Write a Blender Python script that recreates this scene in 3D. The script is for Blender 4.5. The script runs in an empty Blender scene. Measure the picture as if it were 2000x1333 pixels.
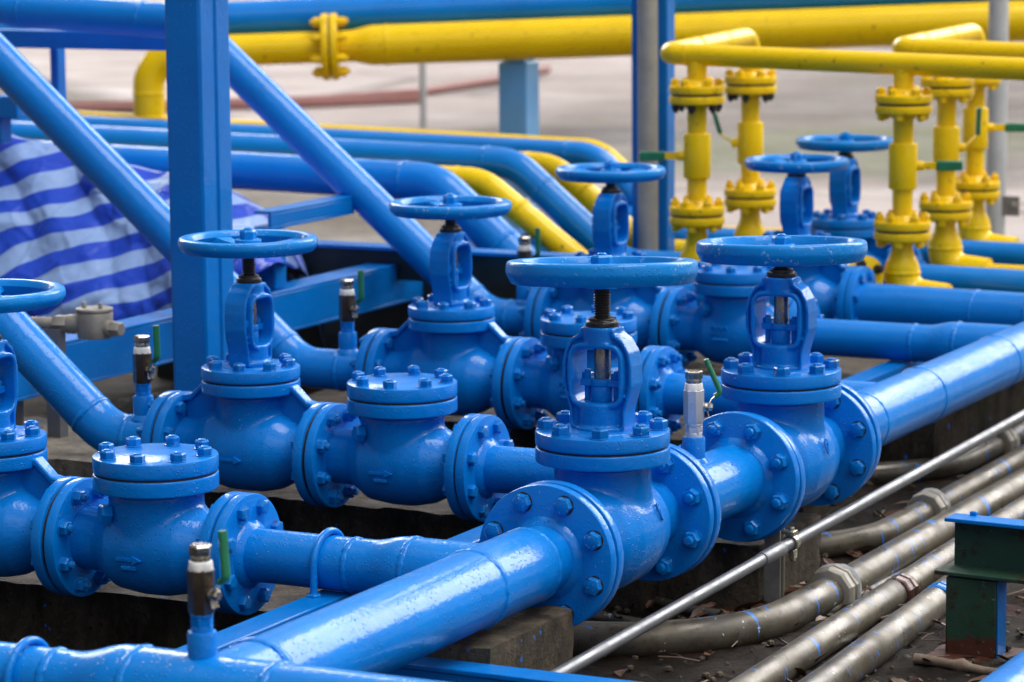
import bpy, math, random
from mathutils import Vector, Matrix, Euler, noise
random.seed(7)
R = math.radians
scene = bpy.context.scene
COL = scene.collection
# ------------------------------------------------------------------ camera
cam_d = bpy.data.cameras.new("camera")
cam = bpy.data.objects.new("camera", cam_d)
COL.objects.link(cam)
CAMP = Vector((2.772, -5.63, 1.707))
th, ro, al = R(8.375), R(-0.465), R(26.79)
fw = Vector((-math.sin(al) * math.cos(th), math.cos(al) * math.cos(th), -math.sin(th)))
r0 = Vector((math.cos(al), math.sin(al), 0))
u0 = r0.cross(fw)
cr = math.cos(ro) * r0 + math.sin(ro) * u0
cu = -math.sin(ro) * r0 + math.cos(ro) * u0
m3 = Matrix((cr, cu, -fw)).transposed()
cam.matrix_world = Matrix.Translation(CAMP) @ m3.to_4x4()
cam_d.sensor_width = 36.0
cam_d.lens = 6193.9 / 2000 * 36
cam_d.clip_start = 0.1
cam_d.clip_end = 500
cam_d.dof.use_dof = True
cam_d.dof.focus_distance = 6.7
cam_d.dof.aperture_fstop = 5.0
scene.camera = cam
# ------------------------------------------------------------------ world, sun, exposure
SUN_EL, SUN_AZ = R(52), R(118)      # azimuth measured from +Y towards +X
CLOUD_LOW, CLOUD_MID, CLOUD_BRIGHT = 0.12, 0.36, 0.9
w = bpy.data.worlds.new("World")
scene.world = w
w.use_nodes = True
nt = w.node_tree
nt.nodes.clear()
out = nt.nodes.new("ShaderNodeOutputWorld")
bg = nt.nodes.new("ShaderNodeBackground")
sky = nt.nodes.new("ShaderNodeTexSky")
sky.sky_type = 'NISHITA'
sky.sun_disc = False
sky.sun_elevation = SUN_EL
sky.sun_rotation = SUN_AZ
sky.air_density = 1.0
sky.dust_density = 2.0
tc = nt.nodes.new("ShaderNodeTexCoord")
def W(kind, **kw):
    x = nt.nodes.new("ShaderNode" + kind)
    for k_, v_ in kw.items():
        setattr(x, k_, v_)
    return x
def wrange(src, a, b, c, d):
    x = W("MapRange", interpolation_type='SMOOTHSTEP')
    for i_, q_ in enumerate((a, b, c, d)):
        x.inputs[i_ + 1].default_value = q_
    nt.links.new(src, x.inputs[0])
    return x.outputs[0]
def wmath(op, a, b):
    x = W("Math", operation=op)
    for i_, q_ in enumerate((a, b)):
        if isinstance(q_, (int, float)):
            x.inputs[i_].default_value = q_
        else:
            nt.links.new(q_, x.inputs[i_])
    return x.outputs[0]
# overcast sky shaped to light the scene: dull grey, brightened high up and to the right of the view
dot = W("VectorMath", operation='DOT_PRODUCT')
dot.inputs[1].default_value = Vector((0.62, 0.26, 0.74)).normalized()
nrmv = W("VectorMath", operation='NORMALIZE')
nt.links.new(tc.outputs['Generated'], nrmv.inputs[0])
nt.links.new(nrmv.outputs[0], dot.inputs[0])
cn = W("TexNoise")
cn.inputs['Scale'].default_value = 1.7
cn.inputs['Detail'].default_value = 4.0
cn.inputs['Roughness'].default_value = 0.45
nt.links.new(nrmv.outputs[0], cn.inputs['Vector'])
lobe = wrange(dot.outputs['Value'], 0.0, 0.75, 0.0, 1.0)
bright_spots = wrange(cn.outputs['Fac'], 0.53, 0.57, 0.0, CLOUD_BRIGHT)
# three bright patches added to the sky, aimed to give highlights: overhead, ahead of the viewer, and low ahead to the left
wob = wmath('MULTIPLY', wmath('SUBTRACT', cn.outputs['Fac'], 0.5), 0.22)
sky_patches = 0.0
for gdir, c0_, c1_, amt in (((0.38, 0.08, 0.92), 0.930, 0.965, 5.5), ((0.22, 0.87, 0.46), 0.955, 0.978, 5.0), ((-0.70, 0.62, 0.36), 0.965, 0.985, 7.0)):
    gd = W("VectorMath", operation='DOT_PRODUCT')
    gd.inputs[1].default_value = Vector(gdir).normalized()
    nt.links.new(nrmv.outputs[0], gd.inputs[0])
    sky_patches = wmath('ADD', sky_patches, wrange(wmath('ADD', gd.outputs['Value'], wob), c0_, c1_, 0.0, amt))
sepw = W("SeparateXYZ")
nt.links.new(nrmv.outputs[0], sepw.inputs[0])
lowband = wrange(sepw.outputs[2], 0.22, 0.50, 0.22, 1.0)      # sky dimmed near the horizon, standing in for unseen trees and buildings
mulo = wmath('ADD', CLOUD_LOW, wmath('MULTIPLY', wmath('MULTIPLY', lobe, lowband), wmath('ADD', CLOUD_MID, bright_spots)))
mulo = wmath('ADD', mulo, sky_patches)
cc = nt.nodes.new("ShaderNodeMixRGB")
cc.blend_type = 'MULTIPLY'
cc.inputs[0].default_value = 1.0
cc.inputs[1].default_value = (10.4, 10.1, 9.9, 1)
nt.links.new(mulo, cc.inputs[2])
mx = nt.nodes.new("ShaderNodeMixRGB")
mx.inputs[0].default_value = 0.96
nt.links.new(sky.outputs[0], mx.inputs[1])
nt.links.new(cc.outputs[0], mx.inputs[2])
nt.links.new(mx.outputs[0], bg.inputs[0])
bg.inputs[1].default_value = 0.13
nt.links.new(bg.outputs[0], out.inputs[0])
sun_d = bpy.data.lights.new("sun", 'SUN')
sun = bpy.data.objects.new("sun", sun_d)
COL.objects.link(sun)
sun_d.energy = 0.5  # weak, very soft: overcast
sun_d.angle = R(20)
sun_d.color = (1.0, 0.96, 0.9)
sd = Vector((math.sin(SUN_AZ) * math.cos(SUN_EL), math.cos(SUN_AZ) * math.cos(SUN_EL), math.sin(SUN_EL)))
sun.rotation_euler = sd.to_track_quat('Z', 'Y').to_euler()
scene.view_settings.view_transform = 'Standard'
scene.view_settings.look = 'None'
scene.view_settings.exposure = 0.29
scene.view_settings.gamma = 1.0
scene.view_settings.use_curve_mapping = False
try:
    scene.cycles.use_denoising = True
    scene.cycles.max_bounces = 8
except Exception:
    pass

# ------------------------------------------------------------------ materials
class NT:
    def __init__(s, name):
        s.m = bpy.data.materials.new(name)
        s.m.use_nodes = True
        s.t = s.m.node_tree
        s.b = s.t.nodes["Principled BSDF"]
        g = s.t.nodes.new("ShaderNodeNewGeometry")
        s.pos = g.outputs['Position']
        s.nrm = g.outputs['Normal']
    def n(s, k, **kw):
        x = s.t.nodes.new("ShaderNode" + k)
        for a, b in kw.items():
            setattr(x, a, b)
        return x
    def l(s, a, b):
        s.t.links.new(a, b)
    def noise(s, scale, detail=4, rough=0.55, vec=None, dist=0.0):
        x = s.n("TexNoise")
        x.inputs['Scale'].default_value = scale
        x.inputs['Detail'].default_value = detail
        x.inputs['Roughness'].default_value = rough
        x.inputs['Distortion'].default_value = dist
        s.l(vec or s.pos, x.inputs['Vector'])
        return x.outputs['Fac']
    def stretch(s, sc):
        x = s.n("Mapping")
        x.inputs['Scale'].default_value = sc
        s.l(s.pos, x.inputs['Vector'])
        return x.outputs[0]
    def ramp(s, fac, stops):
        x = s.n("ValToRGB")
        e = x.color_ramp.elements
        while len(e) < len(stops):
            e.new(0.5)
        for i, (p, c) in enumerate(stops):
            e[i].position = p
            e[i].color = (c, c, c, 1) if isinstance(c, (int, float)) else (*c, 1)
        s.l(fac, x.inputs[0])
        return x.outputs[0]
    def mix(s, fac, a, b, mode='MIX'):
        x = s.n("MixRGB", blend_type=mode)
        for i, q in ((0, fac), (1, a), (2, b)):
            if isinstance(q, (int, float)):
                x.inputs[i].default_value = q if i == 0 else (q, q, q, 1)
            elif isinstance(q, tuple):
                x.inputs[i].default_value = (*q, 1)
            else:
                s.l(q, x.inputs[i])
        return x.outputs[0]
    def math(s, op, a, b=0.0):
        x = s.n("Math", operation=op)
        for i, q in ((0, a), (1, b)):
            if isinstance(q, (int, float)):
                x.inputs[i].default_value = q
            else:
                s.l(q, x.inputs[i])
        return x.outputs[0]
    def rng(s, v, a, b, c=0.0, d=1.0):
        x = s.n("MapRange")
        s.l(v, x.inputs[0])
        for i, q in enumerate((a, b, c, d)):
            x.inputs[i + 1].default_value = q
        return x.outputs[0]
    def bump(s, h, strength=0.3, dist=0.002, prev=None):
        x = s.n("Bump")
        x.inputs['Strength'].default_value = strength
        x.inputs['Distance'].default_value = dist
        s.l(h, x.inputs['Height'])
        if prev is not None:
            s.l(prev, x.inputs['Normal'])
        return x.outputs[0]
    def set(s, **kw):
        names = dict(base='Base Color', rough='Roughness', metal='Metallic', normal='Normal', coat='Coat Weight', coatr='Coat Roughness', coatn='Coat Normal', spec='Specular IOR Level')
        for k, v in kw.items():
            i = s.b.inputs[names[k]]
            if isinstance(v, tuple):
                i.default_value = (*v, 1)
            elif isinstance(v, (int, float)):
                i.default_value = v
            else:
                s.l(v, i)
        return s.m

def paint(name, ca, cb, chip, rust=0.0, rough=0.2, drops=True, wear=0.5, fs=150):
    s = NT(name)
    base = s.mix(s.ramp(s.noise(5, 5), [(0.3, 0.0), (0.7, 1.0)]), ca, cb)
    # brushed, thick enamel: fine streak variation and worn pale flecks
    fl = s.ramp(s.noise(fs, 4, 0.7), [(0.665 if fs > 100 else 0.60, 0.0), (0.70 if fs > 100 else 0.66, wear)])
    fl = s.math('MULTIPLY', fl, s.ramp(s.noise(7, 3), [(0.46, 0.0), (0.58, 1.0)]))
    base = s.mix(fl, base, chip)
    grime = s.ramp(s.noise(16, 6, 0.65), [(0.6, 0.0), (0.8, 0.35)])
    base = s.mix(grime, base, tuple(c * 0.6 for c in ca))
    if rust > 0:
        rm = s.ramp(s.noise(28, 6, 0.7), [(0.64 - 0.1 * rust, 0.0), (0.70, 0.85)])
        base = s.mix(rm, base, (0.10, 0.035, 0.012))
    r = s.rng(s.noise(22, 5), 0.3, 0.7, 0.45, 0.65)
    cw = s.rng(s.noise(9, 4), 0.3, 0.7, rough * 0.2, rough * 0.55)
    b1 = s.bump(s.noise(24, 3), 0.30, 0.0035)
    b1 = s.bump(s.noise(70, 3, 0.6), 0.30, 0.0026, b1)
    b1 = s.bump(s.noise(170, 2, 0.5), 0.22, 0.0010, b1)
    if drops:
        v = s.n("TexVoronoi")
        v.inputs['Scale'].default_value = 120
        v.inputs['Randomness'].default_value = 1.0
        s.l(s.pos, v.inputs['Vector'])
        dr = s.ramp(v.outputs['Distance'], [(0.06, 1.0), (0.24, 0.0)])
        dr = s.math('MULTIPLY', dr, s.ramp(s.noise(11, 3), [(0.44, 0.0), (0.52, 1.0)]))
        b1 = s.bump(dr, 0.7, 0.0026, b1)
    s.set(base=base, rough=r, normal=b1, spec=0.06, coat=0.52, coatr=cw, coatn=b1)
    return s.m

M_BLUE = paint("blue_enamel", (0.0, 0.155, 0.56), (0.0, 0.190, 0.64), (0.30, 0.45, 0.66))
M_BLUEP = paint("blue_pipe_enamel", (0.0, 0.164, 0.57), (0.0, 0.200, 0.66), (0.34, 0.48, 0.68), wear=0.3)
M_BLUEB = paint("blue_steelwork_enamel", (0.0, 0.134, 0.48), (0.0, 0.164, 0.56), (0.30, 0.42, 0.6), rough=0.38, wear=0.35)
M_YEL = paint("yellow_enamel", (0.80, 0.525, 0.0), (0.86, 0.58, 0.0), (0.75, 0.62, 0.3), rust=0.25, rough=0.24)
M_YELR = paint("worn_yellow_enamel", (0.78, 0.50, 0.0), (0.84, 0.555, 0.0), (0.7, 0.6, 0.3), rust=0.6, rough=0.3)
M_PALEB = paint("pale_blue_enamel", (0.12, 0.36, 0.72), (0.17, 0.42, 0.76), (0.5, 0.6, 0.7), rough=0.3)  # lighter blue than the other steelwork, for the far support post
M_BLUECHIP = paint("chipped_blue_enamel", (0.0, 0.185, 0.58), (0.002, 0.23, 0.66), (0.40, 0.55, 0.74), wear=0.75, rough=0.26, fs=75)
M_BOLT = paint("blue_bolt_enamel", (0.0, 0.145, 0.49), (0.0, 0.178, 0.58), (0.4, 0.5, 0.65), rust=0.12, rough=0.24, wear=0.6, fs=90)

def simple(name, col, rough=0.4, metal=0.0, var=0.25, nscale=40, bump=0.15, bs=120):
    s = NT(name)
    d = tuple(c * (1 - var) for c in col)
    base = s.mix(s.ramp(s.noise(nscale, 5, 0.65), [(0.3, 0.0), (0.7, 1.0)]), d, col)
    s.set(base=base, rough=s.rng(s.noise(nscale * 1.7), 0.3, 0.7, rough * 0.75, min(1, rough * 1.3)), metal=metal, normal=s.bump(s.noise(bs, 4), bump, 0.002))
    return s.m

M_GREASE = simple("grease_black", (0.022, 0.018, 0.015), 0.35, 0.2, 0.5, 60, 0.6, 150)
M_GASKET = simple("gasket_dark", (0.02, 0.017, 0.015), 0.7)
M_STEEL = simple("worn_steel", (0.42, 0.38, 0.33), 0.28, 0.9, 0.55, 50)
M_NICKEL = simple("nickel_fitting", (0.55, 0.50, 0.43), 0.25, 0.95, 0.35, 60)
M_BRONZE = simple("dark_bronze", (0.085, 0.065, 0.05), 0.35, 0.55, 0.4, 50)
M_SILVER = simple("silver_paint", (0.62, 0.63, 0.65), 0.35, 0.35, 0.15, 60)
M_TAPE = simple("white_thread_tape", (0.8, 0.8, 0.8), 0.6, 0, 0.08)
M_GREEN = simple("green_vinyl", (0.015, 0.19, 0.085), 0.35, 0, 0.3, 30)
M_GREENP = paint("green_paint", (0.03, 0.16, 0.11), (0.035, 0.19, 0.13), (0.5, 0.6, 0.5), rust=0.3, rough=0.35)
M_GALV = simple("galvanised_tube", (0.20, 0.21, 0.225), 0.40, 0.6, 0.3, 12, 0.05)
M_CAST = simple("grey_cast_metal", (0.33, 0.31, 0.27), 0.5, 0.35, 0.35, 25)
M_WHITE = simple("pale_grey_paint", (0.55, 0.58, 0.6), 0.45, 0.1, 0.25, 12)
M_GREYCOL = simple("weathered_grey_pipe", (0.36, 0.36, 0.33), 0.45, 0.2, 0.3, 9)
M_HOSE = simple("red_hose_rubber", (0.26, 0.10, 0.09), 0.6, 0, 0.3)
M_LEAF = simple("dead_leaf", (0.16, 0.075, 0.04), 0.5, 0, 0.6, 30)
M_TWIG = simple("twig_bark", (0.22, 0.16, 0.11), 0.7, 0, 0.5, 40)
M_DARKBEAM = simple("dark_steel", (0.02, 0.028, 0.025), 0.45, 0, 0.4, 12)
M_BRACKET = simple("zinc_bracket", (0.6, 0.56, 0.42), 0.25, 0.9, 0.4, 60)

def m_conduit():
    s = NT("stained_conduit")
    base = s.mix(s.ramp(s.noise(3.2, 6, 0.65), [(0.34, 0.0), (0.66, 1.0)]), (0.050, 0.043, 0.032), (0.165, 0.142, 0.098))
    base = s.mix(s.ramp(s.noise(13, 6, 0.75), [(0.46, 0.0), (0.62, 0.8)]), base, (0.095, 0.090, 0.080))
    base = s.mix(s.ramp(s.noise(42, 6, 0.75), [(0.55, 0.0), (0.66, 0.85)]), base, (0.030, 0.023, 0.016))
    base = s.mix(s.ramp(s.noise(9, 5, 0.7), [(0.62, 0.0), (0.70, 0.75)]), base, (0.085, 0.040, 0.018))
    bl = s.ramp(s.noise(21, 2, 0.4, s.stretch((1.0, 2.4, 0.4))), [(0.665, 0.0), (0.68, 1.0)])
    base = s.mix(bl, base, (0.01, 0.15, 0.52))
    wh = s.ramp(s.noise(52, 3, 0.6), [(0.695, 0.0), (0.71, 0.9)])
    base = s.mix(wh, base, (0.55, 0.56, 0.54))
    flat = s.math('MAXIMUM', bl, wh)
    s.set(base=base, rough=s.rng(s.noise(11, 5), 0.3, 0.7, 0.22, 0.58), metal=s.math('MULTIPLY', s.math('SUBTRACT', 1.0, flat), 0.25), normal=s.bump(s.noise(45, 6, 0.7), 0.35, 0.003))
    return s.m
M_COND = m_conduit()

def m_concrete(name, a, b, spec=0.25):
    s = NT(name)
    base = s.mix(s.ramp(s.noise(8, 8, 0.75), [(0.36, 0.0), (0.64, 1.0)]), a, b)
    base = s.mix(s.ramp(s.noise(85, 5, 0.75), [(0.58, 0.0), (0.70, 0.7)]), base, tuple(min(0.6, x * 2.0) for x in b))
    base = s.mix(s.ramp(s.noise(5, 7, 0.75, s.stretch((1, 1, 0.4))), [(0.46, 0.0), (0.62, 0.85)]), base, tuple(x * 0.3 for x in a))
    base = s.mix(s.ramp(s.noise(60, 4, 0.7), [(0.60, 0.0), (0.66, 0.8)]), base, tuple(x * 0.25 for x in a))
    base = s.mix(s.ramp(s.noise(3.1, 4, 0.6), [(0.60, 0.0), (0.72, 0.5)]), base, (0.07, 0.085, 0.03))
    sp = s.ramp(s.noise(24, 2, 0.4), [(0.72, 0.0), (0.73, 1.0)])
    base = s.mix(sp, base, (0.02, 0.13, 0.45))
    n1 = s.bump(s.noise(35, 8, 0.75), 0.9, 0.014)
    n1 = s.bump(s.noise(220, 4, 0.7), 0.5, 0.003, n1)
    s.set(base=base, rough=s.rng(s.noise(7), 0.35, 0.7, 0.45, 0.85), normal=n1, spec=spec)
    return s.m
M_CONC = m_concrete("stained_concrete", (0.060, 0.047, 0.032), (0.17, 0.135, 0.092))
M_CONCD = m_concrete("wet_dark_concrete", (0.028, 0.022, 0.016), (0.085, 0.068, 0.050), 0.10)
M_CONCL = m_concrete("grey_concrete", (0.12, 0.105, 0.08), (0.24, 0.21, 0.165))

def m_mud():
    s = NT("wet_mud")
    base = s.mix(s.ramp(s.noise(14, 8, 0.75), [(0.32, 0.0), (0.68, 1.0)]), (0.006, 0.004, 0.003), (0.026, 0.018, 0.012))
    base = s.mix(s.ramp(s.noise(75, 5, 0.75), [(0.62, 0.0), (0.70, 0.8)]), base, (0.10, 0.08, 0.06))
    base = s.mix(s.ramp(s.noise(2.4, 4), [(0.56, 0.0), (0.68, 0.5)]), base, (0.075, 0.026, 0.018))
    pud = s.ramp(s.noise(3.6, 4, 0.55), [(0.60, 0.0), (0.64, 1.0)])
    h = s.math('MULTIPLY', s.noise(48, 8, 0.75), s.rng(pud, 0.0, 1.0, 1.0, 0.06))
    s.set(base=base, rough=s.rng(pud, 0.0, 1.0, 0.62, 0.07), normal=s.bump(h, 1.0, 0.016), spec=s.rng(pud, 0.0, 1.0, 0.12, 0.25))
    return s.m
M_MUD = m_mud()

def m_ground():
    s = NT("yard_ground")
    conc = s.mix(s.ramp(s.noise(0.9, 6, 0.65), [(0.3, 0.0), (0.7, 1.0)]), (0.29, 0.238, 0.226), (0.42, 0.362, 0.348))
    grav = s.mix(s.ramp(s.noise(7, 8, 0.8), [(0.3, 0.0), (0.7, 1.0)]), (0.075, 0.061, 0.054), (0.19, 0.158, 0.144))
    grav = s.mix(s.ramp(s.noise(0.8, 3), [(0.58, 0.0), (0.70, 0.30)]), grav, (0.14, 0.16, 0.06))
    sx = s.n("SeparateXYZ")
    s.l(s.pos, sx.inputs[0])
    wob = s.math('MULTIPLY', s.math('SUBTRACT', s.noise(0.6, 5, 0.6), 0.5), 3.0)
    gx = s.rng(s.math('ADD', sx.outputs[0], wob), -9.0, -6.2)
    gy = s.rng(s.math('ADD', sx.outputs[1], wob), 10.5, 11.4)
    gz = s.rng(s.math('ADD', sx.outputs[1], wob), 21.5, 22.5, 1.0, 0.0)
    mask = s.math('MULTIPLY', s.math('MULTIPLY', gx, gy), gz)
    base = s.mix(mask, conc, grav)
    sp = s.n("SeparateXYZ")
    s.l(s.pos, sp.inputs[0])
    # brown soil strip under the pipe racks, then the concrete apron
    k = s.math('ADD', sp.outputs[1], s.math('MULTIPLY', s.noise(0.9, 5), 1.6))
    k = s.math('ADD', k, s.math('MULTIPLY', s.math('MINIMUM', s.math('ADD', sp.outputs[0], 3.0), 0.0), 0.9))
    soil = s.mix(s.ramp(s.noise(9, 7, 0.75), [(0.3, 0.0), (0.7, 1.0)]), (0.035, 0.027, 0.019), (0.14, 0.112, 0.08))
    f = s.rng(k, 8.35, 8.9, 0.0, 1.0)
    base = s.mix(f, soil, base)
    dk = s.ramp(s.noise(0.45, 7, 0.7), [(0.53, 0.0), (0.60, 0.35)])
    ck = s.n("TexVoronoi", feature='DISTANCE_TO_EDGE')
    ck.inputs['Scale'].default_value = 0.42
    s.l(s.mix(0.12, s.pos, s.n('TexNoise').outputs['Color']), ck.inputs['Vector'])
    base = s.mix(s.ramp(ck.outputs['Distance'], [(0.0, 0.75), (0.018, 0.0)]), base, (0.07, 0.055, 0.05))
    base = s.mix(dk, base, (0.16, 0.125, 0.11))
    def blob(cx, cy, rx, ry, amount):
        q = s.n("Mapping")
        q.inputs['Location'].default_value = (-cx / rx, -cy / ry, 0)
        q.inputs['Scale'].default_value = (1 / rx, 1 / ry, 0)
        s.l(s.pos, q.inputs['Vector'])
        ln = s.n("VectorMath", operation='LENGTH')
        s.l(q.outputs[0], ln.inputs[0])
        d_ = s.math('ADD', ln.outputs['Value'], s.math('MULTIPLY', s.math('SUBTRACT', s.noise(1.6, 5, 0.7), 0.5), 1.6))
        return s.rng(d_, 0.75, 1.05, amount, 0.0)
    base = s.mix(blob(-6.17, 13.23, 1.1, 0.8, 0.8), base, (0.045, 0.035, 0.035))
    base = s.mix(blob(-4.29, 12.91, 1.3, 2.2, 0.45), base, (0.10, 0.13, 0.03))
    s.set(base=base, rough=s.rng(s.noise(0.8), 0.35, 0.65, 0.45, 0.9), normal=s.bump(s.noise(14, 8, 0.75), 0.6, 0.03))
    return s.m
M_GROUND = m_ground()

def m_tarp():
    s = NT("striped_tarp")
    uv = s.n("UVMap")
    sp = s.n("SeparateXYZ")
    s.l(uv.outputs[0], sp.inputs[0])
    v = s.math('FRACT', s.math('MULTIPLY', sp.outputs[1], 6.6))
    st = s.ramp(v, [(0.49, 0.0), (0.51, 1.0)])
    lt = s.mix(s.noise(9, 5), (0.17, 0.29, 0.58), (0.28, 0.41, 0.67))
    dk = s.mix(s.noise(9, 5), (0.0, 0.030, 0.40), (0.004, 0.062, 0.54))
    base = s.mix(st, lt, dk)
    base = s.mix(s.rng(s.noise(420, 1, 0.5), 0.35, 0.65, 0.0, 0.06), base, (0.36, 0.42, 0.62))
    base = s.mix(s.ramp(s.noise(6, 6, 0.7), [(0.6, 0.0), (0.75, 0.25)]), base, (0.06, 0.08, 0.20))
    cre = s.n("TexVoronoi", feature='DISTANCE_TO_EDGE')
    cre.inputs['Scale'].default_value = 7.0
    s.l(s.stretch((1, 1, 0.7)), cre.inputs['Vector'])
    n1 = s.bump(s.ramp(cre.outputs['Distance'], [(0.0, 1.0), (0.10, 0.0)]), 0.3, 0.010)
    n1 = s.bump(s.noise(30, 5, 0.6), 0.35, 0.008, n1)
    s.set(base=base, rough=0.5, spec=0.12, coat=0.22, coatr=0.16, coatn=n1, normal=n1)
    return s.m
M_TARP = m_tarp()

def m_post():
    s = NT("green_post_paint")
    sp = s.n("SeparateXYZ")
    s.l(s.pos, sp.inputs[0])
    g = s.mix(s.noise(20, 5), (0.014, 0.045, 0.028), (0.030, 0.072, 0.047))
    h = s.math('ADD', sp.outputs[2], s.math('MULTIPLY', s.noise(40, 6, 0.75), 0.075))
    red = s.mix(s.noise(30, 5), (0.06, 0.020, 0.014), (0.10, 0.035, 0.022))
    base = s.mix(s.rng(h, 0.083, 0.090), red, g)
    base = s.mix(s.ramp(s.noise(17, 7, 0.75), [(0.54, 0.0), (0.62, 0.95)]), base, (0.035, 0.016, 0.008))
    base = s.mix(s.ramp(s.noise(60, 4, 0.7), [(0.66, 0.0), (0.70, 0.8)]), base, (0.16, 0.20, 0.15))
    s.set(base=base, rough=s.rng(s.noise(12, 5), 0.3, 0.7, 0.25, 0.6), spec=0.3, normal=s.bump(s.noise(70, 6, 0.7), 0.4, 0.003))
    return s.m
M_POST = m_post()

# ------------------------------------------------------------------ mesh tools
def rp(prof, c=0.0025, closed=False):
    o = []
    for i, p in enumerate(prof):
        if i == 0 or i == len(prof) - 1:
            o.append(p)
            continue
        a, b = Vector(prof[i - 1]), Vector(prof[i + 1])
        q = Vector(p)
        da, db = (a - q), (b - q)
        ca = min(c, da.length * 0.45)
        cb = min(c, db.length * 0.45)
        pa, pb = q + da.normalized() * ca, q + db.normalized() * cb
        o.append(tuple(pa))
        o.append(tuple((pa + pb) * 0.5 * 0.6 + q * 0.4))
        o.append(tuple(pb))
    return o

def frame(d):
    d = Vector(d).normalized()
    up = Vector((0, 0, 1)) if abs(d.z) < 0.9 else Vector((0, 1, 0))
    x = up.cross(d).normalized()
    y = d.cross(x)
    return Matrix((x, y, d)).transposed()

def AX(loc, d):
    return Matrix.Translation(loc) @ frame(d).to_4x4()

class MB:
    def __init__(s):
        s.v, s.f = [], []
    def add(s, vs, fs, M=None):
        o = len(s.v)
        s.v += [tuple(M @ Vector(v)) if M else tuple(v) for v in vs]
        s.f += [tuple(i + o for i in f) for f in fs]
        return s
    def lathe(s, prof, M=None, n=48, ph=0.0, jit=0.0):
        vs, fs, rings = [], [], []
        for (r, z) in prof:
            if r < 1e-6:
                rings.append([len(vs)])
                vs.append((0, 0, z))
            else:
                rings.append(list(range(len(vs), len(vs) + n)))
                for k in range(n):
                    a = ph + 2 * math.pi * k / n
                    q = r * (1 + random.uniform(-jit, jit))
                    vs.append((q * math.cos(a), q * math.sin(a), z))
        for A, B in zip(rings, rings[1:]):
            for k in range(n):
                k2 = (k + 1) % n
                if len(A) == 1 and len(B) == 1:
                    continue
                if len(A) == 1:
                    fs.append((A[0], B[k2], B[k]))
                elif len(B) == 1:
                    fs.append((A[k], A[k2], B[0]))
                else:
                    fs.append((A[k], A[k2], B[k2], B[k]))
        return s.add(vs, fs, M)
    def cyl(s, r, z0, z1, M=None, n=40, c=0.002):
        return s.lathe(rp([(0, z0), (r, z0), (r, z1), (0, z1)], c), M, n)
    def hexa(s, af, z0, z1, M=None, ph=0.0):
        r = af / math.sqrt(3)
        h = z1 - z0
        return s.lathe([(0, z0), (r * 0.97, z0), (r, z0 + h * 0.06), (r, z1 - h * 0.16), (r * 0.84, z1), (0, z1)], M, 6, ph)
    def box(s, c, d, M=None):
        x, y, z = c
        a, b, e = d[0] / 2, d[1] / 2, d[2] / 2
        vs = [(x + i * a, y + j * b, z + k * e) for i in (-1, 1) for j in (-1, 1) for k in (-1, 1)]
        fs = [(0, 1, 3, 2), (4, 6, 7, 5), (0, 4, 5, 1), (2, 3, 7, 6), (0, 2, 6, 4), (1, 5, 7, 3)]
        return s.add(vs, fs, M)
    def tube(s, pts, r, n=32, cap=True):
        P = [Vector(p) for p in pts]
        rr = r if isinstance(r, list) else [r] * len(P)
        T = []
        for i in range(len(P)):
            a = P[min(i + 1, len(P) - 1)] - P[max(i - 1, 0)]
            T.append(a.normalized())
        F = frame(T[0])
        x = F.col[0].copy()
        vs, fs = [], []
        for i, p in enumerate(P):
            x = (x - T[i] * x.dot(T[i])).normalized()
            y = T[i].cross(x)
            for k in range(n):
                a = 2 * math.pi * k / n
                vs.append(p + (x * math.cos(a) + y * math.sin(a)) * rr[i])
        for i in range(len(P) - 1):
            for k in range(n):
                k2 = (k + 1) % n
                fs.append((i * n + k, i * n + k2, (i + 1) * n + k2, (i + 1) * n + k))
        if cap:
            fs.append(tuple(reversed(range(n))))
            fs.append(tuple(range((len(P) - 1) * n, len(P) * n)))
        return s.add(vs, fs)
    def mesh(s, name, ang=38):
        me = bpy.data.meshes.new(name)
        me.from_pydata(s.v, [], s.f)
        me.validate()
        me.polygons.foreach_set('use_smooth', [True] * len(me.polygons))
        me.set_sharp_from_angle(angle=R(ang))
        me.update()
        return me

def fillet(pts, rad, seg=10):
    """poly-line with rounded bends"""
    P = [Vector(p) for p in pts]
    rads = rad if isinstance(rad, list) else [rad] * len(P)
    o = [P[0]]
    for i in range(1, len(P) - 1):
        a, b = (P[i - 1] - P[i]), (P[i + 1] - P[i])
        ang = a.angle(b)
        t = rads[i] / math.tan(ang / 2)
        t = min(t, a.length * 0.49 if i > 1 else a.length * 0.95, b.length * 0.49 if i < len(P) - 2 else b.length * 0.95)
        rr = t * math.tan(ang / 2)
        pa, pb = P[i] + a.normalized() * t, P[i] + b.normalized() * t
        c = P[i] + (a.normalized() + b.normalized()).normalized() * (rr / math.sin(ang / 2))
        va, vb = pa - c, pb - c
        tot = va.angle(vb)
        ax = va.cross(vb).normalized()
        for k in range(seg + 1):
            o.append(c + Matrix.Rotation(tot * k / seg, 3, ax) @ va)
    o.append(P[-1])
    q = [o[0]]
    for p in o[1:]:
        if (p - q[-1]).length > 1e-5:
            q.append(p)
    return q

def link(name, me, mat=None, parent=None, M=None, bevel=0.0):
    o = bpy.data.objects.new(name, me)
    COL.objects.link(o)
    if mat and len(me.materials) == 0:
        me.materials.append(mat)
    if parent:
        o.parent = parent
    if M is not None:
        o.matrix_local = M
    if bevel:
        b = o.modifiers.new("edge", 'BEVEL')
        b.width = bevel
        b.segments = 2
        b.limit_method = 'ANGLE'
        b.angle_limit = R(40)
    return o

def tag(o, label, cat=None, group=None, kind=None):
    if label:
        o['label'] = label
    if cat:
        o['category'] = cat
    if group:
        o['group'] = group
    if kind:
        o['kind'] = kind
    return o

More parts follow.
